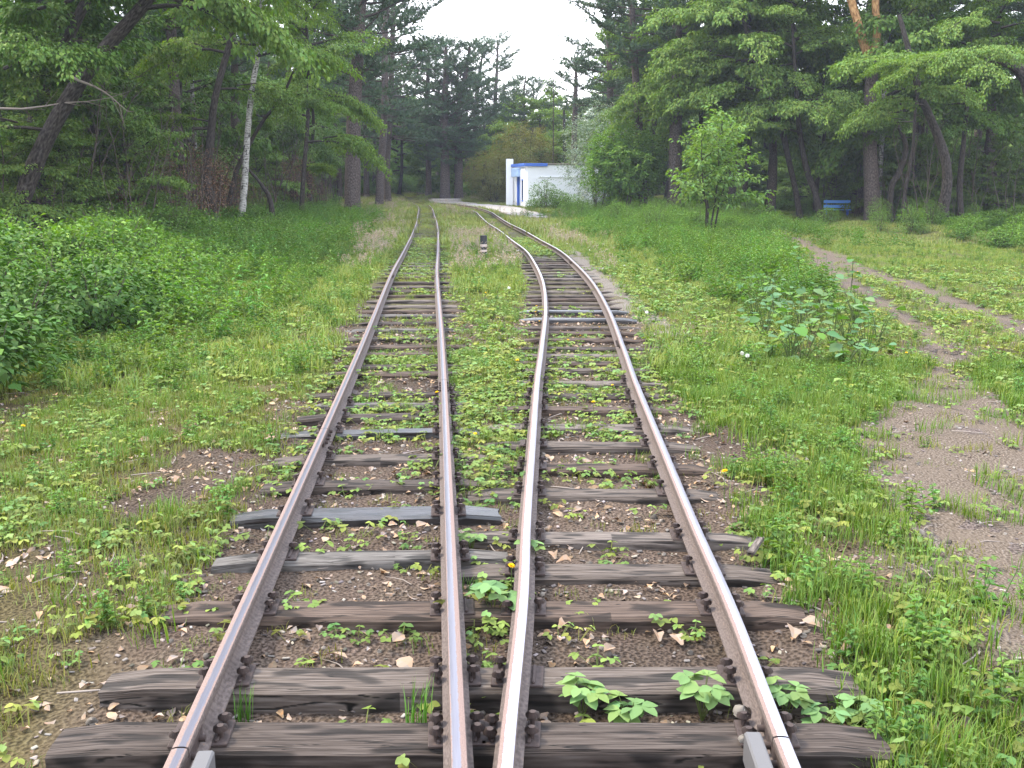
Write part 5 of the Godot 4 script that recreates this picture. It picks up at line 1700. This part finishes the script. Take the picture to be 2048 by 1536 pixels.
		if absf(x) > 0.54 * d + 1.0: continue
		if nz.get_noise_2d(x * 30.0 + 500.0, d * 30.0) < -0.05 + jit(0.12): continue
		add.call("w%d" % (rng.randi() % 3), x, d, rng.randf_range(0.7, 1.45) * (1.0 if x < 0.0 else 0.85), pick.call() * 1.2)
	# far meadow, 28 to 96 m
	for k in 34000:
		var d := sqrt(rng.randf_range(28.0 * 28.0, 97.0 * 97.0))
		var x := rng.randf_range(-9.0 - 0.12 * (d - 28.0), 20.0)
		if absf(x) > 0.55 * d + 1.0: continue
		var patch := nz.get_noise_2d(x * 14.0 + 70.0, d * 14.0)
		if near_rail(x, d, 0.22) or (absf(x + 0.66) < 0.4 and d > 21.0 and d < 24.8): continue
		if path_gap(x, d) < 0.2: continue
		var on_track := track_dist(x, d) < 0.7
		if on_track and absf(x - rc(d)) < 0.5 and d > 31.0 and d < 35.5: continue
		if d > 49.5 and d < 91.0 and x > rc(d) + 0.8 and x < rc(d) + 4.2: continue
		var s := rng.randf_range(0.55, 1.1) * (0.38 if on_track else 1.0) * (0.6 if x > 8.0 else 1.0)
		var v := rng.randf()
		if v < 0.02 + patch * 0.22 and not on_track and x < 3.0: add.call("seedy", x, d, rng.randf_range(0.8, 1.3), Color(1, 1, 1))
		elif v < 0.2 and not on_track and x > 3.5 and x < 12.0: add.call("w1", x, d, rng.randf_range(0.7, 1.2), pick.call())
		else: add.call("far", x, d, s, pick.call())
	for e in [["grass", "fine", fine], ["grass", "lush", lush], ["grass", "mid", mid], ["grass", "far", far], ["seeding_grass", "seedy", seedy], ["strawberry_leaves", "b0", berry[0]], ["strawberry_leaves", "b1", berry[1]], ["strawberry_leaves", "b2", berry[2]], ["weeds", "w0", weeds[0]], ["weeds", "w1", weeds[1]], ["weeds", "w2", weeds[2]]]:
		scatter(e[0], e[2], X[e[1]], K[e[1]], {"grass": "short green grass of the clearing", "seeding_grass": "dusty pinkish seeding grass", "strawberry_leaves": "low three-leaved plants between the sleepers", "weeds": "leafy weeds in the grass"}[e[0]])
	# dry leaves, bark chips, gravel
	rng.seed = 560
	for v in 3:
		var lm := dry_leaf_mesh(570 + v, [0.046, 0.032, 0.06][v])
		var xf := []; var ck := []
		for k in 16000:
			var d := sqrt(rng.randf_range(1.6 * 1.6, 14.0 * 14.0))
			var x := jit(1.0) * (0.56 * d + 1.3)
			var t := track_dist(x, d)
			var pg := path_gap(x, d)
			var p := 0.75 if t < 1.2 else 0.42
			if x < lc(d) - 0.8: p = 0.55
			if pg < 0.1: p = 0.10
			p *= 1.0 + nz.get_noise_2d(x * 60.0, d * 60.0 + 400.0) * 1.6
			if rng.randf() > p * 0.62 or near_rail(x, d, 0.055): continue
			var bas := Basis(Vector3.UP, rng.randf() * TAU) * Basis(Vector3(1, 0, 0), jit(0.5)) * Basis(Vector3(0, 0, 1), jit(0.5) + (PI if rng.randf() < 0.4 else 0.0)) * Basis.from_scale(Vector3.ONE * rng.randf_range(0.45, 1.05))
			xf.append(Transform3D(bas, at(x, d, 0.010)))
			var g := rng.randf_range(0.45, 1.5)
			var r := jit(0.22)
			ck.append(Color(g * (1.0 + r * 0.5), g, g * (1.0 - r)))
		scatter("fallen_leaves", lm, xf, ck, "dry beige leaves strewn on the soil")
	var chip := MB.new()
	chip.box(Vector3.ZERO, Vector3(0.022, 0.006, 0.012), 0.002)
	M.chip = plain(Color.WHITE, 0.9, 0.2)
	M.chip.vertex_color_use_as_albedo = true
	var chm := commit([chip], [M.chip])
	var xf2 := []; var ck2 := []
	for k in 15000:
		var d := sqrt(rng.randf_range(1.6 * 1.6, 12.0 * 12.0))
		var x := jit(1.0) * (0.56 * d + 1.3)
		if near_rail(x, d, 0.05): continue
		if track_dist(x, d) > 1.1 and path_gap(x, d) > 0.2 and rng.randf() < 0.7: continue
		xf2.append(Transform3D(rand_up(rng.randf_range(0.35, 1.4), 0.5), at(x, d, 0.004)))
		var g := rng.randf_range(0.05, 0.28)
		ck2.append(Color(g, g * rng.randf_range(0.80, 0.92), g * rng.randf_range(0.66, 0.84)))
	scatter("litter", chm, xf2, ck2, "small chips of bark and wood on the soil")
	var peb := stone_mesh(590, 0.013)
	xf2 = []; ck2 = []
	for k in 9000:
		var d := sqrt(rng.randf_range(1.6 * 1.6, 13.0 * 13.0))
		var x := jit(1.0) * (0.56 * d + 1.3)
		var pg := path_gap(x, d)
		if pg > 0.1 and (track_dist(x, d) > 0.9 or rng.randf() < 0.6): continue
		if near_rail(x, d, 0.05): continue
		xf2.append(Transform3D(Basis(Vector3.UP, rng.randf() * TAU) * Basis.from_scale(Vector3.ONE * pow(rng.randf(), 2.0) * 1.4 + Vector3.ONE * 0.25), at(x, d, 0.004)))
		var g := rng.randf_range(0.4, 1.5)
		ck2.append(Color(g, g * 0.97, g * 0.94))
	scatter("gravel", peb, xf2, ck2, "fine gravel on the bare path and the track bed")
	# fallen twigs
	var tw := MB.new()
	tw.tube([Vector3(-0.12, 0.004, 0), Vector3(-0.03, 0.012, 0.012), Vector3(0.05, 0.008, 0.004), Vector3(0.12, 0.004, -0.015)], [0.0035, 0.004, 0.003, 0.0015], 4, Color.WHITE)
	var twm := commit([tw], [M.dead_twig])
	var xf3 := []
	for k in 420:
		var d := sqrt(rng.randf_range(1.6 * 1.6, 11.0 * 11.0))
		var x := jit(1.0) * (0.56 * d + 1.3)
		if near_rail(x, d, 0.13): continue
		xf3.append(Transform3D(rand_up(rng.randf_range(0.3, 1.2), 0.1), at(x, d, 0.006)))
	scatter("twig_litter", twm, xf3, [], "thin dry twigs lying on the soil")

# ---------------------------------------------------------------- plants one can point to
func build_near_plants() -> void:
	rng.seed = 601
	# broad-leaved plants close to the viewer: every leaf a part
	var spots := [
		[-0.082, 3.95, 0.075, 0.16, 6, "pale broad-leaved plant between the two inner rails"],
		[0.24, 3.20, 0.066, 0.16, 9, "broad-leaved plant overhanging the second long sleeper by the right track's left rail"],
		[0.40, 3.15, 0.058, 0.11, 9, "low leafy plant before the second long sleeper, right of the left rail"],
		[0.66, 3.19, 0.060, 0.17, 9, "leafy plant leaning on the inside of the near right rail"],
		[0.95, 3.20, 0.058, 0.14, 9, "leafy plant before the sleeper end just outside the right rail"],
		[1.06, 3.12, 0.052, 0.10, 10, "strawberry plant in front of the right sleeper end"],
		[1.20, 3.19, 0.050, 0.11, 9, "outermost strawberry plant at the second sleeper's right end"],
		[0.10, 4.55, 0.05, 0.12, 6, "bright leafy plant against the right track's left rail beyond the pale one"],
		[-0.20, 4.75, 0.05, 0.11, 7, "bright leafy plant close to the left track's right rail"],
		[-0.95, 2.62, 0.045, 0.08, 6, "small plant at the bottom edge by the left rail"],
		[-1.30, 2.64, 0.045, 0.07, 6, "small plant at the bottom edge left of the left rail"],
	]
	for s in spots:
		var o := thing("leafy_plant", s[5], "plant", at(s[0], s[1]))
		for k in s[4]:
			var a: float = TAU * k / s[4] + jit(0.4)
			var out := Vector3(cos(a), 0, sin(a))
			var b := MB.new()
			var tipp: Vector3 = out * s[2] * rng.randf_range(0.25, 1.0) + Vector3.UP * s[3] * rng.randf_range(0.55, 1.0)
			b.tube([Vector3(0, -0.01, 0), tipp * 0.6 + Vector3.UP * 0.01, tipp], [0.002, 0.0017, 0.0012], 4, Color(0.11, 0.14, 0.04))
			var c := hue(Color(0.15, 0.24, 0.085), 0.18)
			var ls: float = s[2] * rng.randf_range(0.8, 1.2)
			for j in 3:
				var aa := a + (j - 1) * 1.3 + jit(0.2)
				b.big_leaf(tipp, Vector3(cos(aa), jit(0.2) - 0.05, sin(aa)).normalized(), (Vector3.UP + Vector3(jit(0.25), 0, jit(0.25))).normalized(), ls, ls * 0.7, c, 0.2, 0.2)
			part("leaf", commit([b], [M.leaf]), o)
	# tall grass clump by the left track's right rail
	var gc := tuft(640, 30, 0.05, 0.22, 0.0028, 0.5, Color(0.07, 0.15, 0.03), Color(0.12, 0.2, 0.05))
	for q in [[-0.32, 3.1, 1.0, "upright grass clump against the left track's right rail"], [-0.93, 3.18, 0.7, "grass clump before the second sleeper, left of the left rail"]]:
		var o := part("grass_clump", gc, self, at(q[0], q[1]), Basis.from_scale(Vector3.ONE * q[2]))
		tag(o, q[3], "grass clump")
	# patch of big round leaves right of the tracks
	rng.seed = 611
	for k in 64:
		var d := rng.randf_range(9.6, 19.5)
		var x := 3.45 + 0.175 * (d - 9.5) + jit(0.95)
		if path_gap(x, d) < 0.45: continue
		var b := MB.new()
		var hgt_p := rng.randf_range(0.18, 0.55)
		for j in 8:
			var a := TAU * j / 8.0 + jit(0.5)
			var out := Vector3(cos(a), 0, sin(a))
			var tipp := out * rng.randf_range(0.06, 0.24) + Vector3.UP * hgt_p * rng.randf_range(0.4, 1.05)
			b.tube([Vector3.ZERO, tipp * 0.5 + Vector3.UP * 0.04, tipp], [0.006, 0.005, 0.003], 4, Color(0.08, 0.11, 0.04))
			var ls := rng.randf_range(0.08, 0.16)
			b.big_leaf(tipp, (out + Vector3(0, jit(0.4), 0)).normalized(), (Vector3.UP + Vector3(jit(0.4), 0, jit(0.4))).normalized(), ls, ls * 0.9, hue([Color(0.075, 0.15, 0.05), Color(0.10, 0.175, 0.075), Color(0.10, 0.19, 0.035)][j % 3], 0.2), 0.2, 0.16)
		var o := part("broadleaf_herb", commit([b], [M.leaf]), self, at(x, d))
		tag(o, "big-leaved herb in the lush patch between the right track and the path", "herb", "big-leaved herbs in the lush patch right of the track")
	# two herbs with broad tops rising above the patch
	for q in [[5.55, 19.6, 1.0, "tall broad-leaved herb standing at the path's left rut"], [5.7, 16.9, 0.9, "lone tall herb with flat leafy top between the ruts and the lush patch"]]:
		var b := MB.new()
		b.tube([Vector3(0, -0.05, 0), Vector3(0.02, 0.35, 0), Vector3(0, 0.72, 0.02)], [0.011, 0.009, 0.006], 5, Color(0.09, 0.12, 0.05))
		for j in 16:
			var a := j * 2.4
			var f := lerpf(0.45, 1.0, j / 15.0)
			var ls := rng.randf_range(0.12, 0.18)
			b.big_leaf(Vector3(0, 0.72 * f, 0) + Vector3(cos(a), 0, sin(a)) * 0.05, Vector3(cos(a), 0.15 + jit(0.3), sin(a)).normalized(), Vector3.UP, ls, ls * 0.8, hue(Color(0.09, 0.17, 0.055), 0.2), 0.3)
		var o := part("tall_herb", commit([b], [M.leaf]), self, at(q[0], q[1]), Basis.from_scale(Vector3.ONE * q[2]))
		tag(o, q[3], "herb")
	# flowers: yellow heads and white seed clocks
	rng.seed = 621
	var stem := MB.new()
	stem.tube([Vector3(0, -0.02, 0), Vector3(0.004, 0.08, 0), Vector3(0, 0.15, 0.003)], [0.0022, 0.002, 0.0018], 5, Color(0.11, 0.15, 0.05))
	var stem_m := commit([stem], [M.leaf])
	var yh := MB.new()
	for r in 3:
		for j in 13:
			var a := TAU * j / 13.0 + r * 0.3
			var d := Vector3(cos(a), 0.15 + r * 0.5, sin(a)).normalized()
			yh.leaf(Vector3.ZERO, d, Vector3.UP, 0.021 - r * 0.004, 0.006, hue(Color(0.75, 0.47, 0.01), 0.1), 0.1, 0.05)
	var yh_m := commit([yh], [M.petal])
	var ch := MB.new()
	for j in 130:
		var d := Vector3(jit(1), jit(1), jit(1)).normalized()
		var s := d.cross(Vector3(0.3, 1, 0.2)).normalized()
		ch.leaf(d * 0.006, d, s, 0.019, 0.004, Color(0.66, 0.66, 0.63), 0.0, 0.0)
	var ch_m := commit([ch], [M.petal])
	var ys := [[0.0, 4.2], [-0.60, 7.9], [0.62, 7.45], [-0.25, 6.6], [0.30, 12.9], [0.34, 12.3], [0.33, 13.6], [0.75, 10.9], [0.6, 10.6], [1.2, 5.45], [0.05, 9.2], [-3.6, 7.2], [6.9, 20.1], [7.9, 18.2], [5.1, 13.6], [4.1, 10.3], [5.9, 19.5], [6.3, 20.9], [0.85, 8.35], [1.02, 11.6], [-2.9, 19.2], [-0.4, 15.1], [0.1, 17.2], [9.3, 18.6], [6.1, 14.2]]
	var ws := [[-0.35, 20.6], [-0.30, 21.4], [-0.62, 19.0], [0.15, 24.6], [-0.2, 26.8], [-0.5, 30.5], [-0.1, 31.4], [1.7, 12.6], [1.75, 19.4], [2.3, 20.6], [1.9, 24.8], [1.5, 27.6], [1.2, 30.0], [3.0, 20.9], [2.6, 28.8], [2.25, 9.7], [2.27, 9.55], [-3.7, 5.5], [-0.05, 15.6], [-1.1, 25.5], [2.2, 33.2]]
	for pair in [[ys, yh_m, "yellow_flower", "small yellow dandelion-like flower on a thin stem in the grass", "yellow flowers scattered in the grass"], [ws, ch_m, "dandelion_clock", "white dandelion seed head on a thin stem in the grass", "white seed heads scattered in the grass"]]:
		for k in pair[0].size():
			var q: Array = pair[0][k]
			var lab: String = pair[3]
			var grp: String = pair[4]
			if k == 0 and pair[0] == ys:
				lab = "yellow flower standing between the two inner rails, nearest to the viewer"; grp = ""
			var o := thing(pair[2], lab, "flower", at(q[0], q[1]), rng.randf() * TAU, grp)
			var s := rng.randf_range(0.7, 1.1)
			if k == 0 and pair[0] == ys: s = 0.95
			part("stem", stem_m, o, Vector3.ZERO, Basis.from_scale(Vector3(s, s, s)))
			part("flower_head", pair[1], o, Vector3(0, 0.152 * s, 0.003), Basis(Vector3(1, 0, 0), jit(0.4)) * Basis.from_scale(Vector3.ONE * (s * 0.95)))
	# the largest dry leaves
	rng.seed = 631
	var big := [dry_leaf_mesh(632, 0.085), dry_leaf_mesh(633, 0.10), dry_leaf_mesh(634, 0.07)]
	for q in [[-1.62, 3.95], [-0.45, 5.0], [-0.47, 3.75], [-0.52, 3.5], [-0.42, 3.55], [0.22, 4.55], [0.26, 4.45], [0.20, 3.85], [0.32, 3.9], [0.60, 3.72], [0.68, 3.68], [1.1, 3.75], [1.2, 3.8], [-0.72, 3.12], [-0.85, 3.1], [-0.66, 3.6], [-0.1, 3.35], [-0.07, 3.1], [-0.72, 2.75], [0.9, 3.6], [1.28, 3.6], [0.36, 3.62], [0.5, 6.3], [-2.0, 5.8], [-1.7, 6.8], [-2.3, 4.2], [-2.6, 6.9]]:
		var o := part("dry_leaf", big[rng.randi() % 3], self, at(q[0] + jit(0.03), q[1] + jit(0.03), 0.022), Basis(Vector3.UP, rng.randf() * TAU) * Basis(Vector3(1, 0, 0), jit(0.5)))
		tag(o, "large curled dry leaf lying on the bare soil near the rails", "dry leaf", "large dry leaves on the soil")
